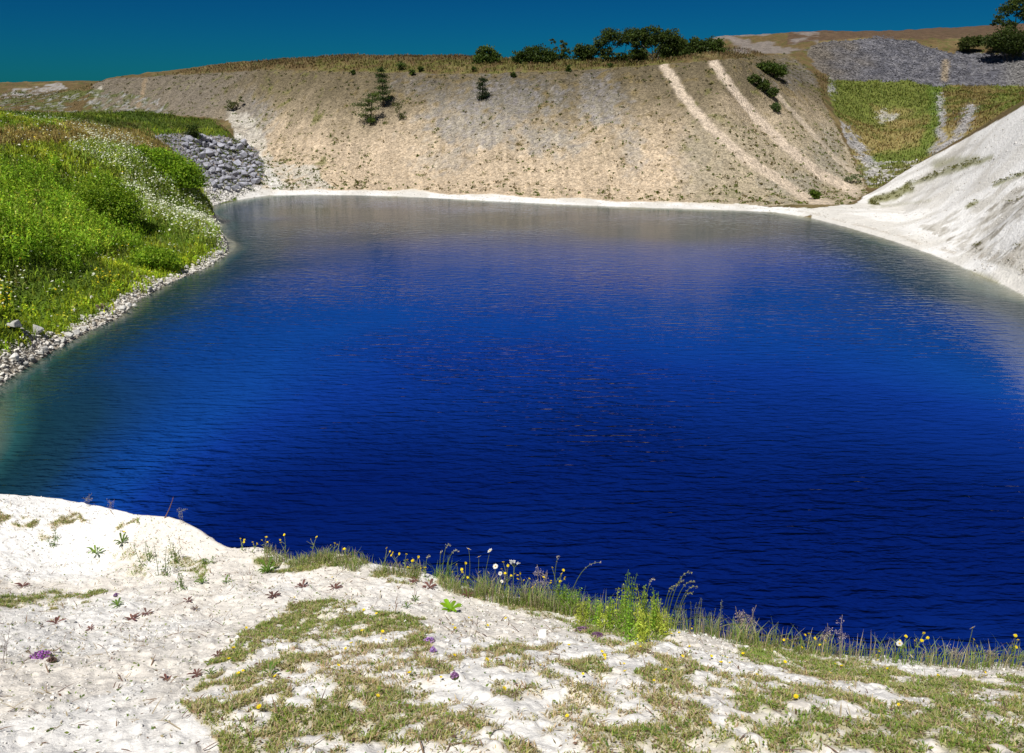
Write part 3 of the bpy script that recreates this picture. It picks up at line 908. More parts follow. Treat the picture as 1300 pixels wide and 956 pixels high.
# ------------------------------------------------------------------ loose stones and small growth on the far ground
def stuff(name, parts, mat, smooth=False):
    V, T, K, n_ = [], [], [], 0
    for v_, t_, c_ in parts:
        V.append(v_); T.append(t_ + n_); K.append(c_); n_ += len(v_)
    return tag(link(name, mesh_np(name, np.concatenate(V), np.concatenate(T), mat, np.concatenate(K), smooth)), kind='stuff')

g = np.random.default_rng(5)
visf = (FY > 85)
p, i, j = scatter((cls == SLOPE) * visf * (.45 + n2) * (1 - .93 * trackm), 34000, 1)
sz = .09 + .26 * g.beta(1.1, 4.5, len(p))
base = col[i, j]
pc = base * g.uniform(.45, 1.3, (len(p), 1)) * np.array([1, .985, .93]) + .015
p[:, 2] += sz * .12
q, i2, j2 = scatter((cls == RUBBLE) * 1.0, 3500, 2)
sz2 = .12 + .4 * g.beta(1.1, 3, len(q))
lowd = ss(4.5, 2.5, dsh[i2, j2])[:, None]
qc = (np.array([.30, .30, .34]) * (1 - lowd) + np.array([.68, .66, .62]) * lowd) * g.uniform(.7, 1.2, (len(q), 1))
q[:, 2] += sz2 * .15
stuff('slope_stones', [pebbles(p, sz, pc, .7, g), pebbles(q, sz2, qc, .8, g)], M_stone)
p, i, j = scatter((cls == SCREE) * 1.0 + (cls == HOLLOW) * (col[..., 2] > .28), 9000, 3)
sz = .15 + .5 * g.beta(1.2, 3.5, len(p))
p[:, 2] += sz * .15
stuff('scree_stones', [pebbles(p, sz, col[i, j] * g.uniform(.5, 1.35, (len(p), 1)), .7, g)], M_stone)
p, i, j = scatter((cls == CHALK) * (FY > 30) * (.25 + 3 * (np.abs(dsh - 1.1) < .4) + 2 * (n2 > .55)), 9000, 4)
sz = .05 + .28 * g.beta(1.0, 5, len(p))
tint = np.where(g.uniform(0, 1, (len(p), 1)) < .35, np.array([[.42, .39, .33]]), np.array([[.74, .71, .66]]))
stuff('shore_stones', [pebbles(p, sz, tint * g.uniform(.75, 1.1, (len(p), 1)), .6, g)], M_stone)

def clumps(p, n, r, h, size, colr, up=.5, var=.3):
    """n leaf cards in a low mound round each point"""
    N = len(p)
    r, h, size = [np.broadcast_to(np.asarray(a, float), (N,)) for a in (r, h, size)]
    c = np.repeat(p, n, 0)
    a, d = g.uniform(0, 6.283, N * n), np.sqrt(g.uniform(0, 1, N * n))
    rr_ = np.repeat(r, n) * d
    c = c + np.stack([rr_ * np.cos(a), rr_ * np.sin(a), np.repeat(h, n) * (1 - d * d * .7) * g.uniform(.2, 1, N * n)], 1)
    cc_ = np.repeat(np.broadcast_to(colr, (N, 3)), n, 0)
    return cards(c, np.repeat(size, n) * g.uniform(.7, 1.3, N * n), jit(cc_, N * n, var, g), up, .7, g)

dens = (cls == SLOPE) * visf * (1 - .9 * trackm) * (.15 + 1.2 * (n2 > .56) * (n1 > .45) + 2.0 * ((dsh > 2.6) & (dsh < 5.5)) * (n2 > .45) + 1.2 * (FU > 900) * (FV > 160) + 1.0 * (FU < 470) * (FV > 190))
p, i, j = scatter(dens, 2600, 6)
hc_ = np.where(g.uniform(0, 1, (len(p), 1)) < .6, np.array([[.13, .17, .02]]), np.array([[.16, .13, .04]]))
upper = ss(150, 90, FV[i, j])[:, None]
hc_ = hc_ * (1 - .45 * upper)
p2, i2, j2 = scatter((cls == CHALK) * (FY > 30) * (col[..., 2] < .25), 240, 7)
p3, i3, j3 = scatter((cls == RUBBLE) * (n2 > .5), 500, 8)
stuff('slope_plants', [clumps(p, 9, g.uniform(.12, .38, len(p)), g.uniform(.12, .35, len(p)), .2, hc_),
                       clumps(p2, 9, .3, .15, .14, np.array([.15, .15, .04])), clumps(p3, 9, .4, .4, .2, np.array([.13, .17, .03]))], M_leaf)
# grass of the moor, the hollow and the mound
p, i, j = scatter((cls == MOOR) * (FY > 115) * (FY < 165) * (FZ > 12), 26000, 9)
c_ = jit(col[i, j] * 1.25, len(p), .35, g)
v1 = blades(p, g.uniform(.2, .6, len(p)), g.uniform(.08, .2, len(p)), g.uniform(0, 6.28, len(p)), g.uniform(.1, .9, len(p)), c_)
stuff('moor_grass', [v1], M_leaf)
p, i, j = scatter((cls == HOLLOW) * (col[..., 2] < .2), 22000, 10)
c_ = jit(col[i, j] * 1.2, len(p), .4, g)
stuff('hollow_grass', [blades(p, g.uniform(.15, .5, len(p)), g.uniform(.08, .22, len(p)), g.uniform(0, 6.28, len(p)), g.uniform(.2, 1, len(p)), c_)], M_leaf)

# ------------------------------------------------------------------ growth on the left bank
BANKM = (cls == BANK) & (FX > -75)
inner = ss(.25, .75, dsh + (n2 - .5) * 1.0)
zone_white = ss(.25, .5, n1 + .1) * inpoly(FU + J1 * 60, FV + J2 * 40, [(96, 178), (150, 182), (200, 205), (245, 240), (280, 290), (286, 312), (262, 318), (205, 292), (170, 262), (130, 228), (100, 205)]).astype(float)
zone_dark = ss(.30, .52, n1 + .12) * inpoly(FU + J1 * 70, FV + J2 * 50, [(-80, 225), (60, 215), (110, 235), (180, 290), (190, 318), (120, 330), (-80, 372)]).astype(float)
zone_brown = inpoly(uj, vj, [(-200, 160), (60, 163), (115, 152), (175, 160), (235, 190), (200, 196), (120, 181), (-200, 190)]).astype(float)
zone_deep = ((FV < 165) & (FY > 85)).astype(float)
zone_low = inpoly(uj, vj, [(-50, 395), (60, 395), (140, 340), (200, 325), (262, 318), (290, 315), (290, 340), (170, 390), (60, 440), (-50, 480)]).astype(float)
def bank_col(i, j, n):
    c = np.repeat(np.array([[.27, .40, .03]]), n, 0)
    m_ = lambda z, t, a: c * (1 - a * z[i, j][:, None]) + np.array(t) * a * z[i, j][:, None]
    c = m_(ss(.42, .6, n1) , (.40, .46, .04), .8)
    c = m_(zone_dark, (.27, .44, .03), .85)
    c = m_(zone_white, (.38, .48, .09), .9)
    c = m_(zone_low, (.40, .53, .03), .9)
    c = m_(zone_brown, (.40, .29, .11), .8)
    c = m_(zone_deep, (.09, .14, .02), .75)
    c = c * (.72 + .62 * ss(.36, .62, .55 * n2 + .45 * n1))[i, j][:, None]
    c = m_((n3 > .80) * (n2 > .5) * 1.0, (.46, .52, .06), .8)
    c = m_((n3 < .16) * (n1 > .45) * 1.0, (.40, .34, .14), .6)
    return c
p, i, j = scatter(BANKM * inner * np.where(FY < 85, 1, .5) * np.where(FU < -60, .4, 1), 68000, 12)
c_ = jit(bank_col(i, j, len(p)), len(p), .4, g)
tall = .35 + .65 * (zone_dark[i, j] + .6 * zone_white[i, j]) * .8 + .25 * n1[i, j]
gv = blades(p, tall * g.uniform(.5, 1.15, len(p)), g.uniform(.035, .09, len(p)) * (p[:, 1] / 55) ** .6, g.uniform(0, 6.28, len(p)), g.uniform(.1, .9, len(p)), c_ * .9, c_ * 1.15)
stuff('long_grass', [gv], M_leaf)
# leafy weeds: upright stalks thick with leaves
p, i, j = scatter(BANKM * inner * (.12 + 1.6 * zone_dark + .25 * zone_white + .5 * zone_low * (n2 > .5)) * (FY < 92), 7500, 13)
cw = bank_col(i, j, len(p)) * np.where(g.uniform(0, 1, (len(p), 1)) < .3, 1.7, 1.0)
hh_ = g.uniform(.5, 1.15, len(p)) * (.6 + .6 * zone_dark[i, j])
NL = 11
cc_ = np.repeat(p, NL, 0)
fr = np.tile((np.arange(NL) + .5) / NL, len(p))
aa_ = g.uniform(0, 6.28, len(cc_))
rad = .16 * (1.1 - fr) * g.uniform(.5, 1.3, len(cc_))
cc_ = cc_ + np.stack([rad * np.cos(aa_), rad * np.sin(aa_), np.repeat(hh_, NL) * fr], 1)
stuff('leafy_weeds', [cards(cc_, g.uniform(.10, .24, len(cc_)), jit(np.repeat(cw, NL, 0), len(cc_), .5, g), .6, .45, g)], M_leaf)
# white flower heads of the bank, and yellow ones
p, i, j = scatter(BANKM * inner * (.10 + 1.9 * zone_white * ss(.3, .65, .6 * n2 + .4 * n3) + .12 * (n2 > .6) + .7 * inpoly(uj, vj, [(5, 355), (38, 350), (40, 380), (0, 385)])) * (1 - zone_low * .8) * (FY < 95), 9500, 14)
p[:, 2] += (.35 + .55 * zone_white[i, j]) * g.uniform(.7, 1.25, len(p))
W1 = cards(p, g.uniform(.07, .19, len(p)), jit(np.array([.74, .76, .60]), len(p), .12, g), 2.5, .95, g)
p, i, j = scatter(BANKM * inner * (.02 + 1.0 * inpoly(uj, vj, [(-40, 370), (22, 375), (20, 400), (-40, 410)]) + .5 * inpoly(uj, vj, [(118, 350), (140, 350), (140, 375), (118, 375)])) * (FY < 70), 900, 15)
p[:, 2] += g.uniform(.3, .9, len(p))
W2 = cards(p, g.uniform(.08, .17, len(p)), jit(np.array([.62, .50, .02]), len(p), .2, g), 1.5, .9, g)
stuff('bank_flowers', [W1, W2], M_petal)
# stones of the left shore
p, i, j = scatter((cls == BANK) * (dsh + (n2 - .5) * 1.2 < .8) * (FY < 68) * (FX > -28) * 1.0, 3800, 16)
sz = .05 + .40 * g.beta(1.0, 4.0, len(p))
p[:, 2] += sz * .15
stuff('bank_stones', [pebbles(p, sz, np.array([.70, .67, .61]) * g.uniform(.6, 1.2, (len(p), 1)), .6, g)], M_stone)

# ------------------------------------------------------------------ trees and shrubs
def plant_tree(name, label, cat, base, blobs, trunks, leaf, ncards, cols, bark, group=None, depth=.8, ground=True, bark_r=.09, up=.4, seed=0, hollow=.3, ridge=False):
    """blobs: crown lobes (u, v, half width, half height) and trunks: lines, both as photo pixels at the tree's own distance"""
    gg = np.random.default_rng(seed + 100)
    u0, v0, Y = base
    if ground and not ridge:
        Y = hit(u0, v0, 25, 200)[1]
    b0 = P(u0, v0, Y)
    if ground:
        gz = zat(b0[0], b0[1])
        org = np.array([b0[0], b0[1], gz - .08])
    else:
        org = b0
    t = thing(name, label, cat, org, group=group)
    px = Y / F * 1.0
    G = Geo()
    for k, line in enumerate(trunks):
        dy = gg.uniform(-.5, .5)
        pts = []
        nn = len(line)
        for q, (u, v) in enumerate(line):
            w = P(u, v, Y) - org
            if k == 0 and q == 0 or v >= v0 - 1: w[2] = min(w[2], 0.0)
            w[1] += dy * q / max(nn - 1, 1) * 1.5
            pts.append(w)
        r0 = bark_r * (1 if k == 0 else .62)
        vv, tt_ = tube(pts, np.linspace(r0, r0 * .35, nn), 6)
        G.add(vv, tt_, (1, 1, 1))
    link('trunk', G.mesh('trunk', bark, True), t)
    tot = sum(b_[2] * b_[3] for b_ in blobs)
    K = Geo()
    for (u, v, ru, rv) in blobs:
        cpt = P(u, v, Y) - org
        n_ = max(30, int(ncards * 2.0 * ru * rv / tot))
        # lobes of the crown: leaf clusters near the surface of the lobe
        ncl = max(5, int(n_ / 22))
        d = gg.normal(size=(ncl, 3)); d /= np.linalg.norm(d, axis=1)[:, None]
        rad = gg.uniform(hollow, 1.0, ncl) ** .7
        cl = d * rad[:, None] * np.array([ru * px, min(ru, rv * 1.4) * px * depth, rv * px])
        per = int(n_ / ncl)
        cr_ = min(ru, rv) * px * .40
        pos = np.repeat(cl, per, 0) + gg.normal(size=(ncl * per, 3)) * cr_ * np.array([.62, .62, .42])
        cb = np.array(cols)[gg.integers(0, len(cols), ncl)] * gg.uniform(.75, 1.3, (ncl, 1))
        cb = np.repeat(cb, per, 0)
        pos = pos + cpt
        pos[:, 2] = np.maximum(pos[:, 2], .05)
        vv, tt_, cc2 = cards(pos, leaf * gg.uniform(.7, 1.35, len(pos)), jit(cb, len(pos), .3, gg), up, .7, gg)
        K.add(vv, tt_, cc2)
    link('crown', K.mesh('crown', M_leaf), t)
    return t

DK = [(.055, .085, .018), (.075, .11, .022), (.095, .13, .025)]
MD = [(.075, .12, .02), (.10, .15, .025), (.06, .095, .018)]
OL = [(.10, .13, .03), (.075, .10, .02)]
GRP = 'trees and shrubs along the top of the quarry slope'
plant_tree('shrub', 'round dark green bush alone on the brown ridge, leftmost of the ridge trees', 'shrub', (618, 85, 131),
           [(617, 68, 11, 8), (608, 76, 8, 8), (627, 75, 8, 9), (618, 78, 14, 7)], [[(618, 86), (617, 78), (616, 68)], [(618, 82), (624, 74)], [(618, 82), (611, 73)]], .30, 2600, MD, M_bark, GRP, ridge=True, seed=1)
plant_tree('shrub', 'broad low green bush mass between the round bush and a thin tree', 'shrub', (680, 84, 131),
           [(680, 69, 15, 10), (660, 75, 9, 9), (695, 73, 10, 10), (678, 78, 25, 7)], [[(680, 86), (680, 72)], [(675, 85), (664, 74)], [(684, 85), (694, 74)]], .30, 3600, MD, M_barkd, GRP, ridge=True, seed=2)
plant_tree('tree', 'sparse thin tree with sky showing through its few leaf tufts beside the broad bush', 'tree', (712, 77, 136),
           [(715, 56, 6, 4), (702, 53, 4, 3), (718, 65, 6, 4), (707, 62, 4, 3), (712, 72, 14, 5)], [[(711, 79), (712, 68), (714, 55)], [(712, 70), (707, 62), (702, 53)], [(712, 68), (718, 63)]], .26, 800, DK, M_barkd, GRP, ridge=True, seed=3)
plant_tree('shrub', 'small dark squarish bush on the ridge between the thin tree and the tall trees', 'shrub', (741, 77, 133),
           [(736, 64, 8, 7), (748, 64, 8, 7), (741, 71, 14, 6)], [[(741, 79), (739, 66)], [(743, 78), (748, 67)]], .28, 1500, DK, M_barkd, GRP, ridge=True, seed=4)
plant_tree('tree', 'tall open tree with blue gaps in its crown, left of the white trunked tree', 'tree', (772, 80, 130),
           [(775, 43, 14, 7), (763, 54, 10, 7), (788, 50, 11, 8), (756, 62, 7, 6), (800, 46, 12, 9), (770, 66, 8, 6), (782, 72, 22, 5)],
           [[(772, 83), (773, 66), (775, 46)], [(773, 70), (766, 60), (760, 54)], [(773, 68), (784, 58), (790, 48)], [(792, 82), (793, 66), (798, 48)]], .27, 3000, DK, M_barkd, GRP, ridge=True, seed=5)
plant_tree('tree', 'wide crowned dark tree with a forked white trunk at the lip of the slope', 'tree', (828, 83, 124),
           [(830, 43, 22, 8), (812, 46, 14, 8), (850, 48, 16, 9), (838, 53, 26, 7), (860, 56, 10, 8), (812, 58, 12, 6), (850, 64, 14, 6), (806, 68, 10, 5)],
           [[(828, 84), (828, 74), (829, 66), (828, 56)], [(828, 76), (834, 66), (841, 56), (846, 50)], [(828, 74), (820, 64), (814, 56)], [(833, 82), (836, 70), (838, 62)]], .28, 4600, MD + DK, M_bark, GRP, ridge=True, bark_r=.11, seed=6)
plant_tree('tree', 'dark bushy tree filling the ground behind the white forked trunk', 'tree', (848, 79, 132),
           [(848, 66, 18, 9), (812, 70, 12, 7), (866, 62, 8, 10)], [[(848, 81), (848, 66)], [(846, 79), (822, 72), (812, 70)], [(850, 78), (866, 63)]], .3, 2200, DK, M_barkd, GRP, ridge=True, seed=16)
plant_tree('shrub', 'broad rounded dark bush at the right end of the ridge trees', 'shrub', (894, 76, 126),
           [(886, 58, 16, 9), (904, 59, 15, 9), (894, 66, 26, 8)], [[(894, 79), (890, 62)], [(896, 78), (904, 62)], [(892, 78), (880, 66)]], .30, 3600, DK + MD[:1], M_barkd, GRP, ridge=True, seed=7)
# top right corner
plant_tree('tree', 'dark tree cut by the top right corner of the picture', 'tree', (1288, 52, 172),
           [(1285, 8, 10, 8), (1275, 14, 8, 6), (1300, 4, 16, 10), (1268, 26, 9, 6), (1304, 18, 13, 8), (1282, 30, 8, 5), (1318, 10, 14, 14)], [[(1288, 56), (1290, 34), (1293, 8)], [(1290, 34), (1278, 20)], [(1290, 36), (1270, 27)], [(1290, 32), (1308, 16)]], .38, 2600, DK, M_barkd, ridge=True, seed=8, bark_r=.16)
plant_tree('shrub', 'olive green bush at the top of the grey scree beside a black green thicket', 'shrub', (1232, 62, 176),
           [(1228, 55, 10, 7), (1240, 52, 10, 6)], [[(1232, 65), (1230, 56)], [(1233, 64), (1241, 54)]], .36, 1500, OL, M_barkd, ridge=True, seed=9)
plant_tree('shrub', 'black green thicket under the corner tree at the top of the grey scree', 'shrub', (1280, 64, 170),
           [(1262, 52, 12, 10), (1282, 50, 16, 14), (1302, 52, 14, 12), (1290, 62, 14, 7)], [[(1280, 70), (1280, 52)], [(1278, 68), (1264, 54)], [(1284, 68), (1300, 54)]], .36, 4200, DK, M_barkd, ridge=True, seed=10)
# on the right flank of the slope
plant_tree('shrub', 'bright green pine bush on the sandy flank above a dark leaning bush', 'shrub', (985, 100, 121),
           [(978, 87, 14, 8), (990, 90, 10, 7), (968, 84, 8, 5)], [[(985, 102), (982, 92), (977, 85)], [(985, 99), (992, 90)]], .24, 1900, [(.085, .13, .02), (.06, .10, .015)], M_barkd, seed=11)
plant_tree('shrub', 'dark leaning bush with a pale stick below the bright green pine bush', 'shrub', (975, 122, 115),
           [(958, 100, 8, 5), (968, 108, 10, 6), (980, 117, 8, 6)], [[(966, 115), (967, 104), (968, 98)], [(976, 122), (962, 104)]], .24, 1600, DK + [(.06, .09, .02)], M_bark, seed=12)
plant_tree('shrub', 'small green bush on the sandy flank below the dark leaning bush', 'shrub', (986, 142, 110),
           [(985, 137, 6, 6)], [[(986, 144), (985, 137)]], .2, 350, [(.07, .11, .03)], M_barkd, seed=13)
plant_tree('shrub', 'bright green bush at the foot of the sandy slope beside the gully', 'shrub', (1034, 253, 91),
           [(1033, 246, 6, 5), (1037, 249, 5, 4)], [[(1034, 255), (1034, 247)]], .18, 500, [(.12, .19, .02)], M_barkd, seed=14)
plant_tree('shrub', 'grey green bush among the pale stones at the mouth of the gully', 'shrub', (1080, 232, 104),
           [(1080, 227, 8, 5), (1090, 224, 5, 4)], [[(1080, 234), (1080, 228)], [(1081, 233), (1089, 226)]], .2, 200, [(.22, .26, .13)], M_barkd, seed=15)
# conifers on the middle of the slope
def conifer(label, base, top, tiers, cols, seed, leaf=.26):
    """tiers: (u, v, half width left, half width right) whorls of drooping boughs up the stem"""
    gg = np.random.default_rng(seed)
    Y = hit(base[0], base[1], 80, 140)[1]
    b0 = P(base[0], base[1], Y)
    t = thing('conifer', label, 'tree', b0, group='conifers growing out of the quarry slope')
    G = Geo()
    tp = P(top[0], top[1], Y) - b0
    vv, tt_ = tube([np.array([0, .1, -.3]), tp * .5, tp], [.13, .08, .025], 6); G.add(vv, tt_, (1, 1, 1))
    K = Geo(); px = Y / F
    for (u, v, wl, wr) in tiers:
        c0 = P(u, v, Y) - b0
        for k in range(9):
            a = gg.uniform(0, 6.283)
            L = (wl if math.cos(a) < 0 else wr) * px * gg.uniform(.75, 1.35)
            d = np.array([math.cos(a), math.sin(a) * .8, 0])
            e_ = c0 + d * L + np.array([0, 0, gg.uniform(-.1, .35)])
            vv, tt_ = tube([c0 * [1, 1, 1], (c0 + e_) / 2 + [0, 0, -.05], e_], [.035, .025, .01], 4); G.add(vv, tt_, (1, 1, 1))
            m_ = 38
            f_ = gg.uniform(.25, 1.05, m_)
            pos = c0 + (e_ - c0) * f_[:, None] + gg.normal(size=(m_, 3)) * [.24, .24, .15]
            vv, tt_, c2 = cards(pos, leaf * gg.uniform(.6, 1.2, m_), jit(np.array(cols[gg.integers(0, len(cols))]), m_, .3, gg), .6, .45, gg)
            K.add(vv, tt_, c2)
    link('trunk', G.mesh('trunk', M_barkd, True), t)
    link('crown', K.mesh('crown', M_leaf), t)
    return t
conifer('taller dark conifer on the upper slope above a ragged spreading one', (487, 136, 114), (484, 87), [(483, 90, 4, 4), (484, 97, 5, 6), (485, 104, 8, 6), (485, 112, 7, 9), (486, 119, 9, 9), (486, 126, 10, 9)], [(.05, .095, .02), (.07, .12, .022)], 21)
conifer('ragged spreading conifer with a long bough to its left, lower on the slope', (470, 158, 109), (473, 118), [(473, 121, 8, 8), (471, 129, 12, 7), (465, 134, 15, 7), (470, 140, 10, 8), (466, 147, 12, 8), (470, 153, 10, 6)], [(.09, .15, .025), (.06, .11, .02), (.13, .19, .03)], 22)
conifer('small dark upright conifer alone on the slope below the round ridge bush', (612, 127, 112), (613, 98), [(613, 102, 3, 3), (613, 108, 5, 5), (612, 114, 6, 6), (612, 120, 7, 7), (612, 124, 5, 5)], [(.028, .055, .014), (.035, .065, .016)], 23, .22)
plant_tree('shrub', 'thin twiggy olive shrub on the slope just right of the spreading conifer', 'shrub', (508, 153, 111),
           [(506, 136, 7, 8), (512, 146, 6, 5)], [[(508, 155), (507, 142), (505, 128)], [(508, 150), (513, 141)], [(508, 148), (501, 139)]], .18, 200, [(.12, .14, .04)], M_barkd, seed=24, bark_r=.04)
plant_tree('shrub', 'low dark green scrub on the grey left part of the far slope', 'shrub', (300, 140, 136),
           [(296, 130, 7, 6), (306, 126, 6, 3), (290, 137, 6, 3)], [[(300, 142), (297, 130)], [(300, 141), (306, 126)]],   .24, 260, [(.16, .18, .06)], M_barkd, seed=25)
for k, (u, v, r, w_) in enumerate([(523, 91, 4, 'right of the taller conifer top'), (448, 92, 3, 'left of the taller conifer top'), (534, 88, 3, 'between the taller conifer and the round bush'), (652, 95, 3, 'below the left end of the broad bush mass'), (722, 87, 4, 'below the sparse thin tree'), (602, 88, 3, 'below the left side of the round ridge bush'), (775, 83, 3, 'below the tall open tree'), (510, 83, 6, 'on the brown hill above the taller conifer')]):
    plant_tree('shrub', 'little dark brow shrub ' + w_, 'shrub', (u, v + r, 124 if u > 560 else 131), [(u, v, r, r)], [[(u, v + r), (u, v)]], .22, 160, MD, M_barkd, 'little shrubs along the brow', seed=30 + k, bark_r=.04)
# shrubs of the left bank
BR = [(.27, .42, .03), (.34, .48, .035), (.16, .28, .02)]
GB = 'bushes on the grassy left bank'
plant_tree('bush', 'large yellow green bush with a dark right side in the middle of the grassy bank', 'bush', (142, 284, 60),
           [(135, 245, 34, 20), (118, 252, 24, 20), (155, 262, 24, 24), (138, 268, 36, 18)], [[(142, 288), (138, 262), (134, 245)], [(142, 280), (158, 258)], [(142, 280), (118, 256)]], .15, 6500, BR, M_barkd, GB, seed=41, ground=True)
plant_tree('bush', 'long green bush on the bank edge right beside the grey boulders', 'bush', (225, 236, 82),
           [(212, 205, 18, 14), (226, 216, 22, 18), (238, 226, 20, 17), (200, 196, 12, 9), (248, 233, 10, 9)], [[(225, 240), (222, 222), (214, 205)], [(226, 236), (238, 222)], [(224, 236), (204, 202)]], .17, 6500, BR, M_barkd, GB, seed=42)
plant_tree('bush', 'low bright bush near the water at the lower end of the white flowered bank', 'bush', (200, 344, 53.5),
           [(185, 326, 18, 13), (205, 328, 18, 13), (222, 334, 9, 8)], [[(200, 346), (200, 330)], [(200, 342), (186, 328)], [(201, 342), (216, 332)]], .13, 3400, BR, M_barkd, GB, seed=43)
plant_tree('bush', 'small dark green bush standing above the topmost grey boulders', 'bush', (246, 179, 111),
           [(245, 166, 7, 8), (247, 174, 6, 6)], [[(246, 182), (246, 166)]], .2, 700, MD, M_barkd, GB, seed=44)
plant_tree('bush', 'yellow green bush on the bank top left of the long bush', 'bush', (180, 200, 84),
           [(178, 192, 12, 8), (188, 196, 9, 6)], [[(180, 203), (179, 193)], [(181, 202), (188, 196)]], .16, 1100, BR, M_barkd, GB, seed=45)

# ------------------------------------------------------------------ boulders
BO = [hull_mesh('boulder', 16, 200 + k, 1.0, M_boulder) for k in range(7)]
PB = [hull_mesh('boulder', 15, 300 + k, .9, M_pale) for k in range(5)]
def boulder(u, v, w, meshes, label, group=None, f=hit, name='boulder', cat='boulder', sink=.25, kw={}, flat=1.0, k=None):
    pt = f(u, v, **kw)
    o = link(name, meshes[rnd.randrange(len(meshes)) if k is None else k])
    d_ = math.hypot(pt[1], 11)
    s_ = w * math.hypot(pt[1], 5) / F * .5 * 1.16
    o.scale = (s_, s_ * rnd.uniform(.8, 1.1), s_ * rnd.uniform(.8, 1.15) * flat)
    o.location = (pt[0], pt[1], pt[2] + s_ * (.75 * flat - sink * 1.2))
    o.rotation_euler = (rnd.uniform(-.4, .4), rnd.uniform(-.4, .4), rnd.uniform(0, 6.28))
    return tag(o, label, cat, group)
HEAP = [(232, 182), (262, 176), (300, 186), (324, 202), (334, 222), (328, 236), (300, 243), (272, 244), (262, 228), (248, 206)]
done = []
tries = 0
while len(done) < 118 and tries < 6000:
    tries += 1
    u, v = rnd.uniform(230, 336), rnd.uniform(174, 245)
    if not bool(inpoly(np.array([u]), np.array([v]), HEAP)[0]): continue
    if v < 200 and rnd.random() < .45: continue
    w = rnd.choice([6, 7, 8, 8, 9, 10, 11, 13])
    if any(math.hypot(u - a, (v - b) * 1.3) < (w + c) * .34 for a, b, c in done): continue
    done.append((u, v, w))
def heap_label(u, v, w):
    sz_ = 'small' if w <= 7 else 'medium sized' if w <= 9 else 'large'
    pl = ('at the top of the heap' if v < 190 else 'at the foot of the heap near the water' if v > 232 else 'on the right side of the heap by the footpath' if u > 312 else
          'on the left side of the heap by the bank' if u < 262 else 'in the upper middle of the heap' if v < 212 else 'in the lower middle of the heap')
    return sz_ + ' grey boulder ' + pl
for u, v, w in done:
    boulder(u, v, w, BO, heap_label(u, v, w), 'grey boulders heaped by the lake corner', kw={'ymin': 80, 'ymax': 135}, sink=.12)
boulder(256, 180, 15, BO, 'large dark grey boulder at the top of the heap under the small bush', kw={'ymin': 85, 'ymax': 135}, k=1, sink=0)
boulder(241, 182, 13, BO, 'grey boulder at the top of the heap left of the small bush', kw={'ymin': 85, 'ymax': 135}, k=2, sink=0)
boulder(310, 186, 11, BO, 'grey boulder apart from the heap beside the pale footpath', kw={'ymin': 85, 'ymax': 135}, k=3, sink=0)
boulder(317, 191, 8, BO, 'small grey boulder apart from the heap, nearest the pale footpath', kw={'ymin': 85, 'ymax': 135}, k=4, sink=0)
for u, v, w, fl, k, lab in [(17, 419, 23, .9, 0, 'big grey boulder in the grass near the left edge of the picture'), (47, 424, 16, 1.25, 1, 'tall pale boulder standing in the grass right of the big grey boulder'),
                            (19, 459, 14, 1.1, 2, 'white boulder at the shore edge near the left edge of the picture'), (96, 395, 8, .8, 3, 'small white stone in the grass above the pale stony shore'),
                            (117, 379, 9, .8, 4, 'small pale stone beside the weathered wooden post in the grass'), (104, 406, 13, .5, 0, 'flat pale slab where the grass meets the stony shore'), (170, 389, 9, .7, 1, 'pale rock at the tip of the grassy point above the dark undercut shore')]:
    boulder(u, v, w, PB, lab, kw={'ymin': 25, 'ymax': 70}, k=k, flat=fl)
k = 0
for u, v in [(30, 468), (38, 462), (50, 456), (58, 450), (66, 446), (72, 440), (80, 437), (88, 431), (97, 428), (105, 420), (120, 418), (132, 411), (146, 404), (155, 398), (162, 392), (172, 380), (182, 374), (190, 371), (204, 362), (214, 358), (228, 352), (240, 346), (252, 342), (268, 335), (278, 328), (284, 320)]:
    boulder(u + rnd.uniform(-2, 2), v - rnd.uniform(1, 6), rnd.uniform(6, 12) * (1 if u < 170 else .75), PB, 'pale angular rock at the left water edge ' + ('below the two grass boulders' if u < 62 else 'beside the flat pale slab' if u < 135 else 'around the grassy point' if u < 185 else 'below the low bright bush' if u < 245 else 'at the far tip of the bank'), 'rocks along the left shore', kw={'ymin': 25, 'ymax': 72})
# weathered post
pt = hit(128, 393, 25, 60)
bm = bmesh.new()
bmesh.ops.create_cube(bm, size=1)
for v_ in bm.verts: v_.co = (v_.co.x * .42, v_.co.y * .12, v_.co.z * .34 + .12 + .1 * v_.co.x)
bmesh.ops.subdivide_edges(bm, edges=bm.edges, cuts=2)
for v_ in bm.verts: v_.co += Vector((rnd.uniform(-.015, .015), rnd.uniform(-.015, .015), rnd.uniform(-.02, .02)))
me = bpy.data.meshes.new('weathered_board'); bm.to_mesh(me); bm.free()
me.materials.append(rock_mat('weathered_wood', (.30, .23, .17), 9, .4))
o = link('weathered_board', me); o.location = pt; o.rotation_euler = (.15, 0, .2)
tag(o, 'short weathered brown board standing in the grass by the left shore', 'board')

# ------------------------------------------------------------------ growth and stones of the foreground ledge
g = np.random.default_rng(77)
nonturf = np.clip(1 - turf * 1.5, 0, 1)
p, i, j = scatter(lview * (.15 + nonturf * (.4 + m2)) * (tt < .998), 15000, 21, LG)
sz = .006 + .035 * g.beta(1.0, 6.0, len(p)) * (1 + .4 * (p[:, 1] > 4))
p[:, 2] += sz * .12
stuff('ledge_pebbles', [pebbles(p, sz, np.array([.76, .74, .70]) * g.uniform(.72, 1.08, (len(p), 1)), .65, g)], M_stone)
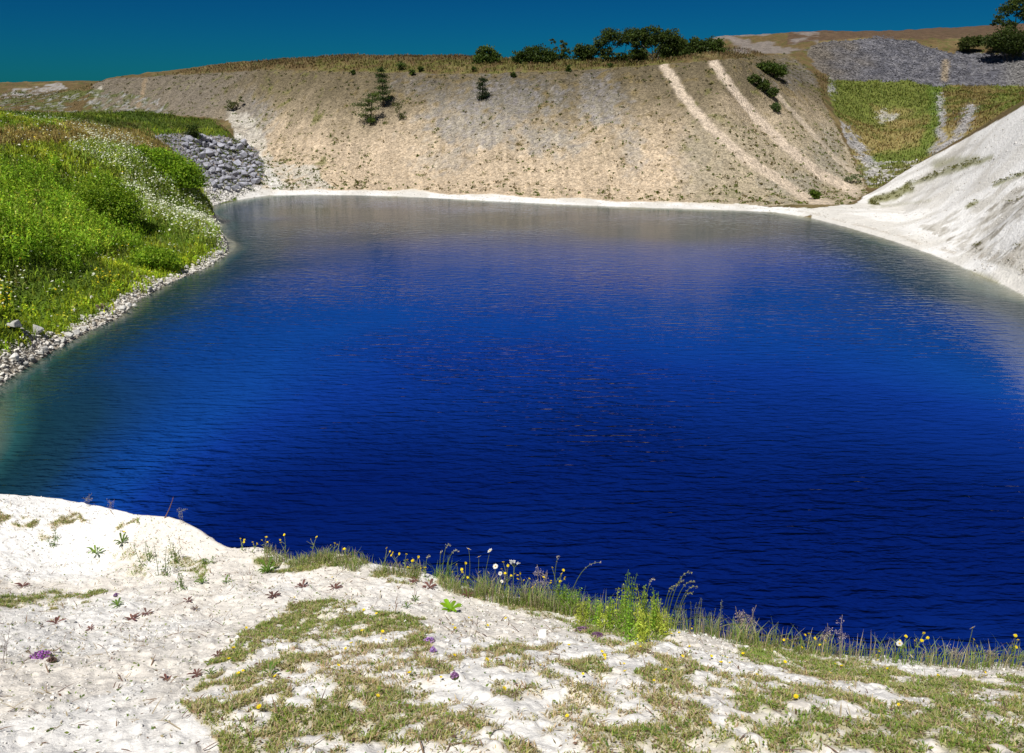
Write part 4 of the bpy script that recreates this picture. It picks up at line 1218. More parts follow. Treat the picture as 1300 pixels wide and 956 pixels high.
# short turf: green, olive and straw blades
tw = np.clip(turf, 0, 1) ** 1.3
p, i, j = scatter(lview * tw * (.15 + 1.4 * ss(.35, .6, m4)), 120000, 22, LG)
kind = g.uniform(0, 1, len(p)) + (m3[i, j] - .5) * 1.3 + (m2[i, j] - .5) * .6
c_ = np.where((kind < .50)[:, None], np.array([[.72, .60, .36]]), np.where((kind < .82)[:, None], np.array([[.50, .52, .16]]), np.array([[.30, .44, .08]])))
c_ = jit(c_, len(p), .4, g)
hs = g.uniform(.008, .028, len(p)) * (.6 + .9 * m2[i, j])
stuff('short_turf', [blades(p, hs, g.uniform(.0025, .006, len(p)), g.uniform(0, 6.28, len(p)), g.uniform(.4, 1.6, len(p)), c_)], M_leaf)
# small creeping leaves in the turf and dead litter on the chalk
p, i, j = scatter(lview * (tw * .8 + .035 * (m2 > .52) + .02), 26000, 23, LG)
p[:, 2] += g.uniform(.001, .02, len(p))
c_ = np.array([(.20, .28, .05), (.13, .21, .04), (.30, .24, .12), (.20, .12, .08), (.42, .36, .22)])[g.choice(5, len(p), p=[.28, .22, .22, .1, .18])]
stuff('creeping_leaves', [cards(p, g.uniform(.008, .024, len(p)), jit(c_, len(p), .3, g), .8, .5, g)], M_leaf)
# dead stalks and straws lying about
p, i, j = scatter(lview * (tt < .99) * (.25 + 1.2 * (m2 > .5) + turf), 3200, 27, LG)
p[:, 2] += .004
a_ = g.uniform(0, 6.28, len(p)); L_ = g.uniform(.02, .10, len(p)); w_ = g.uniform(.0012, .003, len(p))
dv = np.stack([np.cos(a_) * L_, np.sin(a_) * L_, g.uniform(-.1, .35, len(p)) * L_], 1); sv = np.stack([-np.sin(a_) * w_, np.cos(a_) * w_, 0 * a_], 1)
Vs = np.stack([p - sv, p + sv, p + dv * .5 + sv + [0, 0, .003], p + dv * .5 - sv + [0, 0, .003], p + dv], 1)
ks = np.arange(len(p))[:, None] * 5
Ts = np.concatenate([ks + [0, 1, 2], ks + [0, 2, 3], ks + [3, 2, 4]], 0)
cs_ = np.array([(.50, .42, .28), (.30, .20, .13), (.24, .16, .13), (.58, .52, .40)])[g.choice(4, len(p))]
stuff('dead_stalks', [(Vs.reshape(-1, 3), Ts, np.repeat(cs_, 5, 0))], M_leaf)
# thin grass of the rim
ed = -(lr - re_)
rim = lview * (LU > 335) * (ed < .30) * (1 - .72 * ss(900, 980, LU)) * ss(.36, .56, m4 * .5 + m3 * .5 + .1) * ss(.40, .56, m2 + .12 * (LU > 560) + .06 * (LU > 700)) * (1 - .9 * white)
p, i, j = scatter(rim, 6500, 24, LG)
c_ = np.array([(.34, .42, .13), (.26, .40, .06), (.58, .50, .30), (.44, .38, .26)])[g.choice(4, len(p), p=[.35, .25, .25, .15])]
stuff('rim_grass', [blades(p, g.uniform(.05, .17, len(p)) * (.7 + .5 * (LU[i, j] > 600)), g.uniform(.0025, .006, len(p)), g.uniform(0, 6.28, len(p)), g.uniform(.1, 1.0, len(p)), jit(c_, len(p), .3, g))], M_leaf)

# meshes shared by the flowering plants
def disc_petals(n, r, col, cup=.15, inner=.2, wid=.9):
    G = Geo()
    for k in range(n):
        a = 6.2832 * k / n + rnd.uniform(-.08, .08)
        L = r * rnd.uniform(.88, 1.06)
        w = 6.2832 * r / n * wid * .5
        d = np.array([math.cos(a), math.sin(a), 0]); s_ = np.array([-d[1], d[0], 0])
        z1, z2 = cup * L * .5, cup * L * rnd.uniform(.4, 1.2)
        V = [d * r * inner - s_ * w * .45, d * r * inner + s_ * w * .45, d * L * .7 + s_ * w + [0, 0, z1], d * L + [0, 0, z2], d * L * .7 - s_ * w + [0, 0, z1]]
        G.add(V, [(0, 1, 2), (0, 2, 4), (4, 2, 3)], col)
    return G
def dome(r, h, col, rings=3, seg=10):
    V, T = [[0, 0, h]], []
    for q in range(1, rings + 1):
        f = q / rings
        for k in range(seg):
            a = 6.2832 * k / seg
            V.append([r * math.sin(f * 1.57) * math.cos(a), r * math.sin(f * 1.57) * math.sin(a), h * math.cos(f * 1.57)])
    for k in range(seg):
        T.append((0, 1 + k, 1 + (k + 1) % seg))
    for q in range(rings - 1):
        for k in range(seg):
            a, b = 1 + q * seg + k, 1 + q * seg + (k + 1) % seg
            T += [(a, a + seg, b + seg), (a, b + seg, b)]
    return V, T, col
ME_daisy = disc_petals(15, .024, (.82, .82, .78), .12, .25).mesh('petals', M_petal)
_g = Geo(); _g.add(*dome(.0075, .005, (.72, .46, .02))); ME_disc = _g.mesh('disc', M_petal, True)
def yellow_head(r):
    G = disc_petals(11, r, (.92, .76, .01), .35, .05)
    for q in range(2):
        G2 = disc_petals(8, r * .65, (.92, .74, .01), .8, .02)
        for v_, t_, c_ in zip(G2.V, G2.T, G2.Cc): G.add(v_ + [0, 0, .001], t_ - t_.min(), c_)
    G.add(*dome(r * .35, r * .25, (.85, .6, .01), 2, 6))
    return G.mesh('flower', M_petal)
ME_yel = [yellow_head(.0125), yellow_head(.0155)]

def stem_path(b, t, bow=.06, n=6):
    b, t = np.asarray(b, float), np.asarray(t, float)
    L = np.linalg.norm(t - b)
    side = np.array([rnd.uniform(-1, 1), rnd.uniform(-.6, .6), 0]) * L * bow
    f = np.linspace(0, 1, n)[:, None]
    return b + (t - b) * f + side * (f * (1 - f) * 4)

def place_head(me, name, parent, at, s=1.0, tilt=.5):
    o = link(name, me, parent)
    o.location = tuple(at); o.scale = (s,) * 3
    o.rotation_euler = (rnd.uniform(-tilt, tilt) + .7, rnd.uniform(-tilt, tilt) - .15, rnd.uniform(0, 6.28))
    return o

def edge_base(u):
    """a point just inside the rim below photo column u"""
    v = float(np.interp(u, [a for a, b in edge_px], [b for a, b in edge_px]))
    Y = float(yedge(u)) - rnd.uniform(.02, .12)
    q = P(u, v, Y)
    q[2] = float(zled(np.array([q[0]]), np.array([q[1]]))[0]) - .01
    return q

def top_at(base, u, v):
    return P(u, v, base[1])

def daisy(u, v, ub, vb=None, s=1.0, label=None):
    b = edge_base(ub) if vb is None else lhit(ub, vb)
    t = top_at(b, u, v) - b
    th = thing('daisy', label, 'flower', b, group='white daisies on the rim of the ledge')
    G = Geo()
    pts = stem_path([0, 0, 0], t, .05)
    vv, tt_ = tube(pts, [.0026, .0024, .0022, .002, .0018, .0018], 5); G.add(vv, tt_, (.16, .22, .06))
    for k in range(4):
        q = pts[1] * rnd.uniform(.2, 1.6)
        vv, tt_, cc2 = cards(q[None] + [[rnd.uniform(-.012, .012), 0, 0]], .03, np.array([[.14, .22, .05]]), .3, .3); G.add(vv, tt_, cc2)
    link('stem', G.mesh('stem', M_stem), th)
    h_ = place_head(ME_daisy, 'petals', th, t, s, .22)
    d_ = link('disc', ME_disc, th); d_.location = h_.location; d_.rotation_euler = h_.rotation_euler; d_.scale = h_.scale
    return th
daisy(595, 697, 594, 738, 1.0, 'tall white daisy, leftmost of the three tallest in the daisy cluster')
daisy(608, 707, 607, 742, 1.05, 'white daisy between and just below the two tallest daisies')
daisy(622, 699, 612, 744, 1.0, 'tall white daisy leaning right, rightmost of the three tallest daisies')
daisy(629, 719, 625, 746, .95, 'white daisy with a broad head below the right leaning tall daisy')
daisy(609, 726, 610, 748, .7, 'small white daisy low in the grass under the three tallest daisies')
daisy(620, 727, 621, 750, .7, 'small white daisy low beside the broad headed daisy')
daisy(635, 728, 636, 752, .75, 'small white daisy at the right end of the daisy cluster')
daisy(637, 738, 640, 756, .6, 'tiny white daisy lowest at the right end of the daisy cluster')
daisy(1235, 797, 1224, 838, 1.0, 'lone white daisy on a tall leaning stem near the right edge')
daisy(1142, 817, 1137, 842, .95, 'white daisy beside the branching yellow plant on the right')
daisy(1157, 833, 1158, 846, .65, 'small low white daisy on the rim at right below the branching plant')
def umbel(u, v, ub, vb, label):
    b = lhit(ub, vb); t = top_at(b, u, v) - b
    th = thing('white_umbel', label, 'flower', b)
    G = Geo(); vv, tt_ = tube(stem_path([0, 0, 0], t * .85), .0028, 5); G.add(vv, tt_, (.17, .23, .08))
    K = Geo()
    for k in range(9):
        e_ = t + np.array([rnd.uniform(-.028, .028), rnd.uniform(-.02, .02), rnd.uniform(-.006, .006)])
        vv, tt_ = tube([t * .85, e_], .0012, 4); G.add(vv, tt_, (.17, .23, .08))
        q = e_ + g.normal(size=(12, 3)) * [.006, .006, .002]
        K.add(*cards(q, .008, jit(np.array([.82, .82, .79]), 12, .05, g), 2.5, 1.0, g))
    link('stem', G.mesh('stem', M_stem), th); link('flower_head', K.mesh('flower_head', M_petal), th)
umbel(653, 714, 651, 762, 'flat topped white flower head right of the daisies on the rim')

def yellow_plant(u, v, ub, nb, label, vb=None, big=False, spread=.05, leaf=True):
    """spindly branching stems with small yellow heads"""
    b = edge_base(ub) if vb is None else lhit(ub, vb)
    t = top_at(b, u, v) - b
    L = float(np.linalg.norm(t))
    th = thing('yellow_flower_plant', label, 'flower', b, group='yellow flowered plants along the rim of the ledge')
    G = Geo(); gr = jit(np.array([.24, .30, .10]), 1, .2, g)[0]
    pts = stem_path([0, 0, 0], t, .08, 7)
    vv, tt_ = tube(pts, np.linspace(.0028, .0016, 7), 5); G.add(vv, tt_, gr)
    heads = [pts[-1]]
    for k in range(nb):
        f = rnd.uniform(.3, .85)
        q = pts[min(5, int(f * 6))]
        e_ = q + np.array([rnd.choice((-1, 1)) * rnd.uniform(.4, 1.0) * spread * (.5 + L * 2), rnd.uniform(-.03, .03), rnd.uniform(.25, .6) * L * (1 - f) + .02])
        vv, tt_ = tube([q, (q + e_) / 2 + [0, 0, -.004], e_], [.0018, .0015, .0012], 4); G.add(vv, tt_, gr)
        heads.append(e_)
    if leaf:
        for k in range(10):
            q = pts[rnd.randrange(0, 4)] + np.array([rnd.uniform(-.015, .015), rnd.uniform(-.015, .015), rnd.uniform(0, .02)])
            G.add(*cards(q[None], rnd.uniform(.018, .04), jit(np.array([[.19, .26, .07]]), 1, .3, g), .3, .3, g))
    link('stem', G.mesh('stem', M_stem), th)
    for k, h_ in enumerate(heads):
        if k and rnd.random() < .3:
            continue
        place_head(ME_yel[1] if big else ME_yel[0], 'flower', th, h_, rnd.uniform(.75, 1.0) if k else 1.0)
YL = [(361, 679, 362, 2, 'faint branching plant with a tiny yellow head, leftmost on the rim'), (305, 684, 308, 2, 'thin yellow flowered stem on the rim left of the first grass tuft'), (326, 690, 318, 3, 'yellow flowered stems leaning right on the rim near the white boulder edge'), (338, 682, 335, 2, 'upright yellow flowered stem with two short side shoots on the rim'),
      (402, 682, 396, 3, 'tall branching yellow flowered stem on the rim, left of centre'), (425, 690, 420, 2, 'pair of yellow heads on thin stems over the low rim grass'), (437, 697, 440, 2, 'short yellow flowered stem close to the first dip of the rim'),
      (491, 696, 484, 1, 'single bright yellow head standing over dark water left of the big yellow flower'), (499, 702, 508, 2, 'yellow stem leaning left beside the big yellow flower'), (516, 704, 514, 1, 'small yellow head just left of the big yellow flower'),
      (531, 707, 530, 1, 'yellow head up and right of the big yellow flower'), (540, 721, 538, 1, 'low yellow head between the big yellow flower and the daisies'), (521, 721, 520, 1, 'low yellow head directly under the big yellow flower'),
      (580, 717, 578, 3, 'small cluster of yellow heads just left of the daisies'), (591, 715, 588, 2, 'yellow head among thin grass at the foot of the leftmost daisy'), (639, 714, 640, 3, 'yellow heads among the small daisies'), (645, 718, 648, 3, 'yellow branching plant under the flat white flower head'),
      (660, 728, 660, 3, 'yellow plant right of the flat white flower head'), (672, 735, 674, 3, 'low yellow plant on the rim before the grey seed heads'), (690, 733, 692, 3, 'bushy low yellow plant in the rim grass right of the daisies'), (701, 721, 704, 2, 'yellow stem with its head above the arching grass stalk'), (715, 724, 714, 3, 'yellow plant under the long grass stalk crossing the water'),
      (1016, 821, 1012, 2, 'yellow plant just right of the brown dead plant'), (1027, 805, 1030, 3, 'yellow branching stem on the right part of the rim'), (1047, 813, 1046, 1, 'single yellow stem left of the purple seed head'), (1114, 832, 1110, 2, 'yellow stem on the rim left of the white daisy on the right'), (1178, 834, 1180, 1, 'low yellow head right of the wide branching plant'),
      (1173, 804, 1148, 6, 'wide branching plant with small yellow heads behind the right daisy'), (1236, 812, 1232, 2, 'yellow head under the lone tall daisy'), (1289, 807, 1277, 4, 'forked yellow flowered plant at the right edge of the rim'), (1150, 808, 1146, 3, 'pale stemmed yellow plant left of the wide branching plant'), (1000, 812, 1000, 2, 'thin yellow plant beside the brown dead plant')]
for u, v, ub, nb, lab in YL:
    yellow_plant(u, v, ub, nb, lab)
yellow_plant(524, 712, 522, 0, 'big bright yellow flower on the rim right of the single tall yellow head', big=True)
# low yellow flowers in the turf
flo = [(462, 778), (478, 783), (490, 817), (484, 815), (460, 805), (486, 806), (439, 828), (446, 821), (575, 797), (578, 802), (595, 788), (619, 798), (577, 837), (618, 843), (374, 762), (422, 736), (427, 740), (313, 801), (297, 827), (291, 841), (309, 857), (303, 860), (350, 864), (112, 755), (158, 678), (718, 756), (663, 753), (642, 789), (722, 824), (767, 837), (764, 832), (768, 841), (858, 795), (862, 807), (903, 838), (917, 838), (923, 840), (915, 846), (875, 826), (866, 838), (926, 847), (1126, 853), (1114, 842), (1060, 847), (1068, 850), (1053, 858), (1100, 861), (812, 780), (818, 800), (826, 790), (807, 822), (813, 826), (792, 848), (793, 858), (845, 856), (852, 809), (879, 783), (938, 812), (943, 834), (962, 818), (996, 845), (430, 850), (520, 860), (560, 866), (686, 850), (740, 862), (960, 862), (1190, 862), (1250, 858), (830, 870), (640, 880), (480, 890), (1010, 890), (1140, 900), (330, 905), (720, 915), (900, 925)]
_f = Geo()
for v_, t_, c_ in [dome(.006, .004, (.85, .58, .01), 2, 6)]: _f.add(v_, t_, c_)
for k in range(7):
    a = 6.2832 * k / 7
    d = np.array([math.cos(a), math.sin(a), 0]); s_ = np.array([-d[1], d[0], 0])
    _f.add([d * .002, d * .009 + s_ * .005 + [0, 0, .003], d * .014 + [0, 0, .005], d * .009 - s_ * .005 + [0, 0, .003]], [(0, 1, 2), (0, 2, 3)], (.92, .74, .01))
_f.add(*tube([[0, 0, -.035], [0, 0, 0]], .0015, 4), (.2, .25, .06))
ME_turf_y = _f.mesh('yellow_flower', M_petal)
for u, v in flo:
    q = lhit(u, v)
    o = link('yellow_flower', ME_turf_y)
    o.location = (q[0], q[1], q[2] + .022); o.scale = (rnd.uniform(.45, .85),) * 3
    o.rotation_euler = (rnd.uniform(.1, .6), rnd.uniform(-.3, .3), rnd.uniform(0, 6))
    tag(o, 'low yellow flower ' + ('on the white chalk at left' if u < 230 else 'by the left edge of the turf' if u < 360 else ('in the upper' if v < 800 else 'in the lower') + ' part of the big turf, left of centre' if u < 500 else
        'just around the lime green rosette' if u < 630 and v < 815 else 'in the bottom turf at centre' if u < 690 else 'in the turf below the green rim clump' if u < 835 else 'around the white chalk block on the rim' if u < 1000 else 'in the turf at the right edge'), 'flower', 'yellow flowers dotted in the turf')

# leafy and dry plants
def leafy(G, b, t, n, size, col, spread, var=.3, asp=.35, taper=.6):
    pts = stem_path(b, t, .06, 7)
    vv, tt_ = tube(pts, np.linspace(.003, .0015, 7), 5); G.add(vv, tt_, np.asarray(col) * .9)
    f = (np.arange(n) + .5) / n
    k = f * 6; i0 = np.minimum(k.astype(int), 5); fr_ = (k - i0)[:, None]
    q = pts[i0] * (1 - fr_) + pts[i0 + 1] * fr_
    a = g.uniform(0, 6.283, n)
    rd = spread * (1 - taper * f) * g.uniform(.5, 1.2, n)
    q = q + np.stack([np.cos(a) * rd, np.sin(a) * rd, g.uniform(-.3, .5, n) * rd], 1)
    G.add(*cards(q, size * (1 - .4 * f) * g.uniform(.7, 1.3, n), jit(np.asarray(col), n, var, g), .5, asp, g))
def leafy_plant(u, v, ub, vb, stems, n, size, col, spread, label, cat='plant', group=None, name='leafy_plant', flowers=None, asp=.35, width=.03):
    b = lhit(ub, vb)
    th = thing(name, label, cat, b, group=group)
    t0 = top_at(b, u, v) - b
    G = Geo()
    for k in range(stems):
        o_ = np.array([rnd.uniform(-width, width), rnd.uniform(-width, width), -.01])
        t = t0 * (rnd.uniform(.8, 1.12) if k else 1.1) + o_ * 1.6
        leafy(G, o_, t, n, size, col, spread, asp=asp)
        if flowers is not None:
            q = t + g.normal(size=(8, 3)) * [.012, .012, .016]
            G.add(*cards(q, .011, jit(np.asarray(flowers), 8, .25, g), 1, .8, g))
    link('stem', G.mesh('stem', M_leaf), th)
    return th
GRN = (.21, .36, .035)
tops = [(792, 740, 788, 792, 'between the yellow plants and'), (805, 732, 803, 800, ''), (815, 742, 815, 803, ''), (828, 748, 826, 806, ''), (836, 757, 836, 800, ''), (782, 757, 778, 800, ''), (770, 765, 766, 798, ''), (755, 762, 752, 792, ''), (741, 760, 738, 792, ''), (728, 745, 726, 780, ''), (820, 770, 820, 818, ''), (800, 770, 800, 815, ''), (845, 772, 846, 808, ''), (715, 738, 715, 776, '')]
for k, (u, v, ub, vb, _) in enumerate(tops):
    leafy_plant(u, v, ub, vb, 7, 40, .024, (np.array(GRN) if k % 2 else np.array([.42, .48, .07])) * rnd.uniform(1.1, 1.5), .034, 'bright green leafy stalks ' + ('at the loose left end of the rim clump' if u < 760 else 'at the tall right end of the rim clump' if u > 812 else 'in the middle of the rim clump'), group='green leafy stalks in the thick rim clump')
GG = (.30, .34, .20)
leafy_plant(924, 764, 917, 808, 1, 46, .02, (.42, .46, .33), .02, 'silvery upright spire of small leaves over the water right of the tall grass')
for u, v, ub, vb, lab in [(868, 765, 866, 800, 'grey green wispy plant at the foot of the arching grass'), (880, 768, 876, 802, 'grey green wispy plant left of the silvery spire, nearest the arching grass'), (892, 764, 888, 803, 'tall grey green wispy plant left of the silvery spire'), (902, 775, 898, 804, 'short grey green wispy plant directly left of the silvery spire')]:
    leafy_plant(u, v, ub, vb, 4, 26, .014, GG, .018, lab)
# dead seed heads
def dry_plant(u, v, ub, vb, stems, col, label, width=.05, n=40, size=.008):
    b = lhit(ub, vb); t0 = top_at(b, u, v) - b
    th = thing('dry_plant', label, 'plant', b)
    G = Geo(); K = Geo()
    for k in range(stems):
        t = t0 * rnd.uniform(.72, 1.0) + np.array([rnd.uniform(-width, width), rnd.uniform(-.04, .04), 0])
        pts = stem_path([rnd.uniform(-.02, .02), rnd.uniform(-.02, .02), -.01], t, .05)
        vv, tt_ = tube(pts, .0016, 4); G.add(vv, tt_, np.asarray(col) * .8)
        for q in range(5):
            f = rnd.uniform(.55, 1)
            s0 = pts[min(5, int(f * 5))]
            e_ = s0 + np.array([rnd.uniform(-.03, .03), rnd.uniform(-.02, .02), rnd.uniform(0, .03)])
            vv, tt_ = tube([s0, e_], .001, 3); G.add(vv, tt_, np.asarray(col) * .8)
            K.add(*cards(e_ + g.normal(size=(n // 5, 3)) * .008, size, jit(np.asarray(col), n // 5, .3, g), .3, .8, g))
    tag(link('stem', G.mesh('stem', M_stem), th), kind='stuff'); tag(link('seed_head', K.mesh('seed_head', M_petal), th), kind='stuff')
dry_plant(949, 771, 948, 815, 9, (.46, .38, .33), 'bushy brown dead plant with crumbly seed heads standing over the water', .09)
dry_plant(688, 718, 686, 758, 6, (.42, .36, .36), 'grey brown seed heads in the rim grass right of the white umbel', .05)
dry_plant(1072, 778, 1066, 838, 2, (.42, .35, .40), 'lone purplish seed head on a thin stem right of the single yellow stem', .02, 60)
dry_plant(1048, 792, 1044, 830, 3, (.45, .37, .32), 'thin brown seed stalks left of the lone purplish seed head', .03)
dry_plant(108, 626, 112, 643, 2, (.40, .36, .30), 'faint dry seed stalks on the rim at far left', .03)
dry_plant(140, 636, 140, 649, 2, (.38, .30, .28), 'small dry stalks with brown tips on the rim at left', .02)
dry_plant(229, 640, 231, 664, 2, (.36, .36, .28), 'thin upright dry stalk right of the curved red twig', .015)
dry_plant(1215, 822, 1212, 845, 5, (.42, .38, .33), 'wispy grey dead grass heads left of the lone tall daisy', .05)
dry_plant(1262, 826, 1255, 846, 4, (.46, .40, .28), 'wispy straw coloured heads right of the lone tall daisy', .05)
dry_plant(8, 800, 6, 842, 3, (.44, .38, .36), 'thin dry purple grey stalks at the left edge of the white ledge', .04, 15)
# the curved twig
b = lhit(209, 658); t = top_at(b, 220, 631) - b
o = link('twig', (lambda G: (G.add(*tube(stem_path([0, 0, 0], t, .12, 8), np.linspace(.006, .003, 8), 6), (.22, .12, .09)), G.mesh('twig', M_stem))[1])(Geo()))
o.location = tuple(b); tag(o, 'bare reddish twig curving up from the rim at left', 'twig')
# arching grass
def arching_grass(items, label, straw=(.42, .40, .16)):
    b = lhit(*items[0][2:4])
    th = thing('tall_grass', label, 'grass', b)
    G = Geo()
    for (u, v, ub, vb, arch) in items:
        bb = lhit(ub, vb) - b
        tt0 = P(u, v, b[1] + bb[1]) - b
        n_ = 9
        f = np.linspace(0, 1, n_)[:, None]
        ctrlp = bb + (tt0 - bb) * np.array([.35, .5, 1.0]) * [1, 1, 1] + np.array([0, 0, arch * .1])
        pts = bb * (1 - f) ** 2 + ctrlp * 2 * f * (1 - f) + tt0 * f ** 2
        vv, tt_ = tube(pts, np.linspace(.003, .0012, n_), 4); G.add(vv, tt_, (.24, .32, .09))
        K = Geo()
        q = pts[-4:].repeat(9, 0) + g.normal(size=(36, 3)) * .004
        K.add(*cards(q, .012, jit(np.asarray(straw), 36, .25, g), .3, .35, g))
        link('seed_head', K.mesh('seed_head', M_petal), th)
    nb_ = 60
    base_ = np.array([[rnd.uniform(-.07, .07), rnd.uniform(-.04, .04), -.01] for _ in range(nb_)])
    G.add(*blades(base_, g.uniform(.08, .22, nb_), .005, g.uniform(0, 6.28, nb_), g.uniform(.3, 1.2, nb_), jit(np.array([.18, .28, .06]), nb_, .3, g)))
    link('stem', G.mesh('stem', M_leaf), th)
arching_grass([(878, 727, 845, 790, .5), (868, 738, 846, 792, .4), (881, 739, 850, 793, .5), (884, 745, 855, 796, .4), (879, 753, 858, 797, .4), (862, 742, 842, 790, .3), (855, 745, 840, 788, .3)], 'tall grass with seed heads arching right over the water at the green clump')
arching_grass([(762, 714, 720, 762, .2), (710, 706, 702, 752, .3), (830, 735, 815, 790, .2)], 'long grass stalks leaning over the water between the daisies and the green clump', (.55, .48, .42))
arching_grass([(571, 692, 561, 728, .5), (582, 700, 565, 732, .5), (561, 700, 558, 730, .2), (545, 706, 540, 727, .2)], 'thin straw grass stalks curling right just left of the daisies', (.50, .46, .30))

# rosettes and weeds on the bare chalk
def rosette(u, v, r_px, n, col, label, name='weed', group=None, lift=.25, wid=.3, kids=False):
    q = lhit(u, v)
    r = r_px * q[1] / F * (1.15 if kids else .92) * rnd.uniform(.8, 1.15)
    th = thing(name, label, 'plant', q, rnd.uniform(0, 6.28), group)
    G = Geo()
    for k in range(n):
        a = 6.2832 * k / n + rnd.uniform(-.25, .25)
        L = r * rnd.uniform(.65, 1.1); w = L * wid
        d = np.array([math.cos(a), math.sin(a), 0]); s_ = np.array([-d[1], d[0], 0])
        el = lift * rnd.uniform(.4, 1.4)
        rows = [(0.0, .15, 0), (.3, .7, .55), (.62, 1.0, .9), (.85, .7, .95), (1.0, .08, .8)]
        V = []
        for f, ww, hh2 in rows:
            c0 = d * L * f + np.array([0, 0, L * el * hh2 + .004])
            V += [c0 - s_ * w * ww * .5, c0 - [0, 0, w * .12 * ww], c0 + s_ * w * ww * .5]
        T = []
        for m_ in range(4):
            o_ = m_ * 3
            T += [(o_, o_ + 1, o_ + 4), (o_, o_ + 4, o_ + 3), (o_ + 1, o_ + 2, o_ + 5), (o_ + 1, o_ + 5, o_ + 4)]
        c2 = jit(np.asarray(col), 1, .25, g)[0]
        if kids:
            K = Geo(); K.add(V, T, c2); link('leaf', K.mesh('leaf', M_leaf), th)
        else:
            G.add(V, T, c2)
    if not kids:
        link('leaf', G.mesh('leaf', M_leaf), th)
    return th
rosette(572, 776, 15, 15, (.30, .52, .025), 'bright lime green rosette of rounded leaves on the white chalk', lift=.5, wid=.42, kids=True)
PUR = (.20, .10, .085)
for u, v, r, n, lab in [(71, 792, 14, 9, 'large purple brown rosette on the white chalk at left'), (115, 799, 11, 7, 'star shaped purple grey rosette on bare chalk at lower left'), (53, 797, 6, 6, 'tiny brown rosette left of the large purple one'), (248, 773, 9, 6, 'reddish brown leaves on the white chalk left of the big turf'),
                        (347, 758, 15, 9, 'spiky dark brown rosette above the left end of the big turf'), (384, 746, 14, 8, 'flat red brown rosette on the chalk under the rim at centre left'), (425, 748, 12, 8, 'reddish spiky rosette under two yellow flowers'), (545, 746, 16, 10, 'dark red brown rosette on the rim under the big yellow flower'), (525, 738, 13, 8, 'purple brown rosette left of the dark red one on the rim'),
                        (594, 757, 13, 8, 'reddish upright leaves on the rim left of the daisies'), (167, 786, 14, 8, 'purple grey leaves below the green weed in the chalk'), (186, 780, 12, 7, 'dark purple rosette at the right end of the small weed bank at left'), (29, 745, 12, 7, 'brown leaning weed on the white chalk near the left edge'), (239, 764, 11, 7, 'low olive and red rosette on the chalk'), (276, 833, 10, 7, 'dark grey green rosette left of the turf'), (250, 858, 13, 9, 'purple rosette at the bottom left of the turf'), (212, 864, 14, 6, 'long brown leaves at the bottom of the chalk')]:
    rosette(u, v, r, n, np.array(PUR) * rnd.uniform(.8, 1.3), lab, lift=.35, wid=.28)
for u, v, r, n, lab in [(257, 741, 15, 9, 'green spiky weed on the chalk in a hollow right of the leafy stalks'), (287, 740, 12, 7, 'green weed right of the spiky one on the chalk'), (150, 770, 14, 10, 'bright green weed in the narrow strip of growth at left'), (122, 704, 13, 8, 'feathery green weed alone on the white chalk at left'), (267, 857, 11, 9, 'small green rosette at the left bottom corner of the turf'), (343, 858, 17, 9, 'upright pale green leaves with orange tips at the turf edge'), (527, 763, 8, 7, 'small green weed on the white strip above the turf'), (517, 772, 10, 7, 'grey green weed on the white strip left of the lime rosette'), (340, 727, 17, 14, 'green tuft on the chalk just under the rim'), (155, 690, 13, 9, 'low green weed on the chalk under the olive turf patch')]:
    rosette(u, v, r, n, np.array((.15, .25, .04)) * rnd.uniform(.8, 1.2), lab, lift=.8, wid=.25)
for u, v, ub, vb, lab in [(178, 688, 186, 716, 'leafy green stalk leaning left on the chalk at left'), (201, 694, 205, 733, 'tall leafy green stalk on the chalk at left'), (225, 728, 228, 747, 'small dark leafy weed right of the tall leafy stalk'), (217, 684, 220, 712, 'thin leafy weed under the rim right of the tall leafy stalk'), (67, 676, 68, 690, 'small leafy sprig left of centre on the white chalk'), (270, 700, 268, 712, 'feathery grey green sprig with a yellow head under the rim')]:
    leafy_plant(u, v, ub, vb, 3, 26, .032, (.14, .23, .045), .035, lab, asp=.32, width=.05)
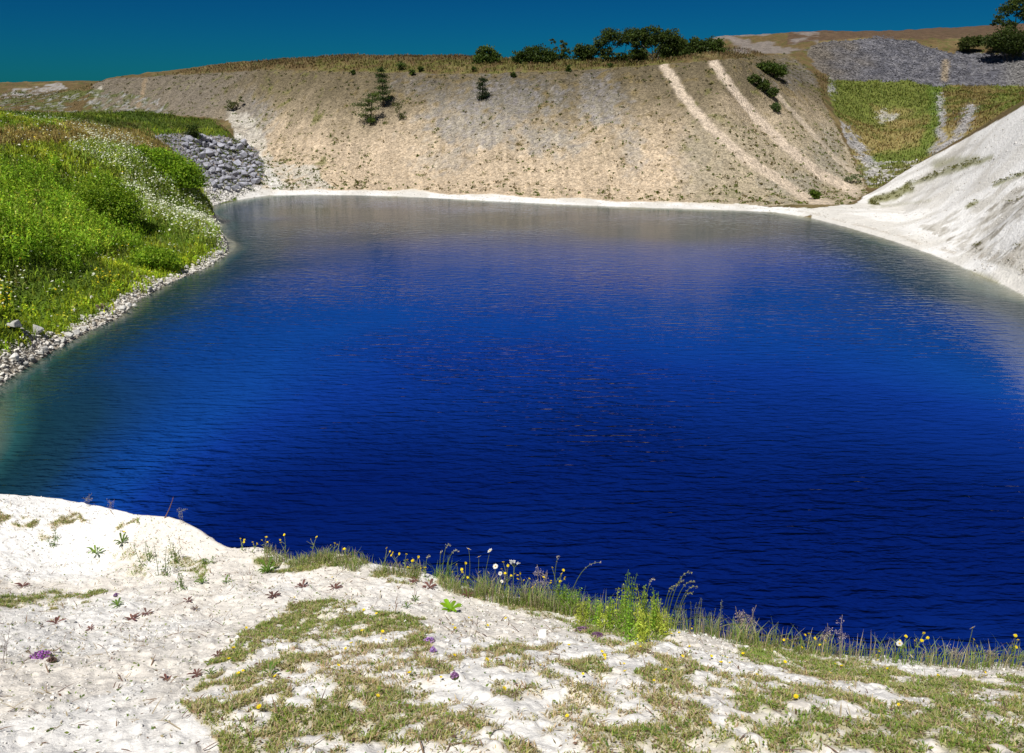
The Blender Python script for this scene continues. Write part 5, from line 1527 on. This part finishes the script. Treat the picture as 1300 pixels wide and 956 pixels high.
# thyme
def thyme(u, v, w_px, label, col=(.34, .13, .42)):
    q = lhit(u, v); r = w_px * q[1] / F * .6
    th = thing('thyme_patch', label, 'flower', q)
    n_ = int(60 + w_px * 5)
    def pts(k, z0, z1):
        a, d = g.uniform(0, 6.283, k), np.sqrt(g.uniform(0, 1, k))
        return np.stack([r * d * np.cos(a), r * .7 * d * np.sin(a), g.uniform(z0, z1, k) * (1 - .6 * d)], 1)
    G = Geo(); G.add(*cards(pts(n_, 0, .02), .014, jit(np.array([.17, .20, .06]), n_, .3, g), .6, .6, g)); link('leaf', G.mesh('leaf', M_leaf), th)
    K = Geo(); K.add(*cards(pts(n_, .012, .034), .011, jit(np.array(col), n_, .35, g), 1, .9, g)); link('flower', K.mesh('flower', M_petal), th)
thyme(52, 834, 26, 'purple flowered thyme patch on the white chalk at lower left', (.38, .12, .45))
thyme(66, 840, 12, 'small browned thyme patch beside the purple thyme at lower left', (.25, .16, .14))
thyme(545, 815, 14, 'lilac thyme patch below the lime green rosette', (.42, .25, .55))
thyme(550, 828, 8, 'tiny lilac thyme patch under the larger lilac one', (.42, .25, .55))
thyme(577, 862, 10, 'pinkish thyme flowers in the turf at the bottom centre', (.48, .25, .48))
thyme(740, 802, 20, 'dull purple thyme on the chalk below the green clump', (.30, .16, .30))
thyme(758, 808, 14, 'dull purple thyme right of the larger dull patch', (.30, .16, .30))
thyme(812, 790, 6, 'single lilac flower head in the green clump', (.5, .32, .6))
thyme(148, 757, 7, 'tiny lilac flowers by the bright green weed at left', (.4, .2, .5))
# chalk lumps lying about
CL = [hull_mesh('chalk_stone', 14, 400 + k, .85, M_chalkst) for k in range(5)]
for u, v, w, lab in [(392, 806, 8, 'white chalk lump sitting on the brown turf left of centre'), (475, 783, 22, 'pale grey chalk slab at the upper right corner of the big turf'), (640, 788, 16, 'flat chalk lump on the white strip right of the lime rosette'), (690, 805, 13, 'flat pale chalk slab between two turf patches'), (822, 813, 12, 'small bright chalk lump at the foot of the green clump'), (789, 833, 15, 'broad white chalk lump in the turf below the green clump'), (872, 794, 8, 'small white lump on top of the white chalk block'), (994, 824, 8, 'white chalk lump on the rim right of the dead brown plant'), (10, 792, 10, 'small chalk stone near the left edge of the ledge'), (262, 772, 9, 'white chalk stone right of the reddish brown leaves'), (300, 812, 10, 'white chalk lump at the ragged left edge of the turf'), (330, 828, 12, 'white chalk lump among sparse turf at left'), (288, 806, 8, 'chalk stone above the ragged left edge of the turf'), (358, 808, 9, 'white chalk stone left of the lump on the brown turf'), (600, 822, 11, 'chalk stone in the bare patch of turf at bottom centre'), (935, 846, 8, 'pale chalk stone in the turf below the white chalk block')]:
    boulder(u, v, w, CL, lab, f=lambda a, b: lhit(a, b), name='chalk_stone', cat='stone', flat=.55, sink=.45)
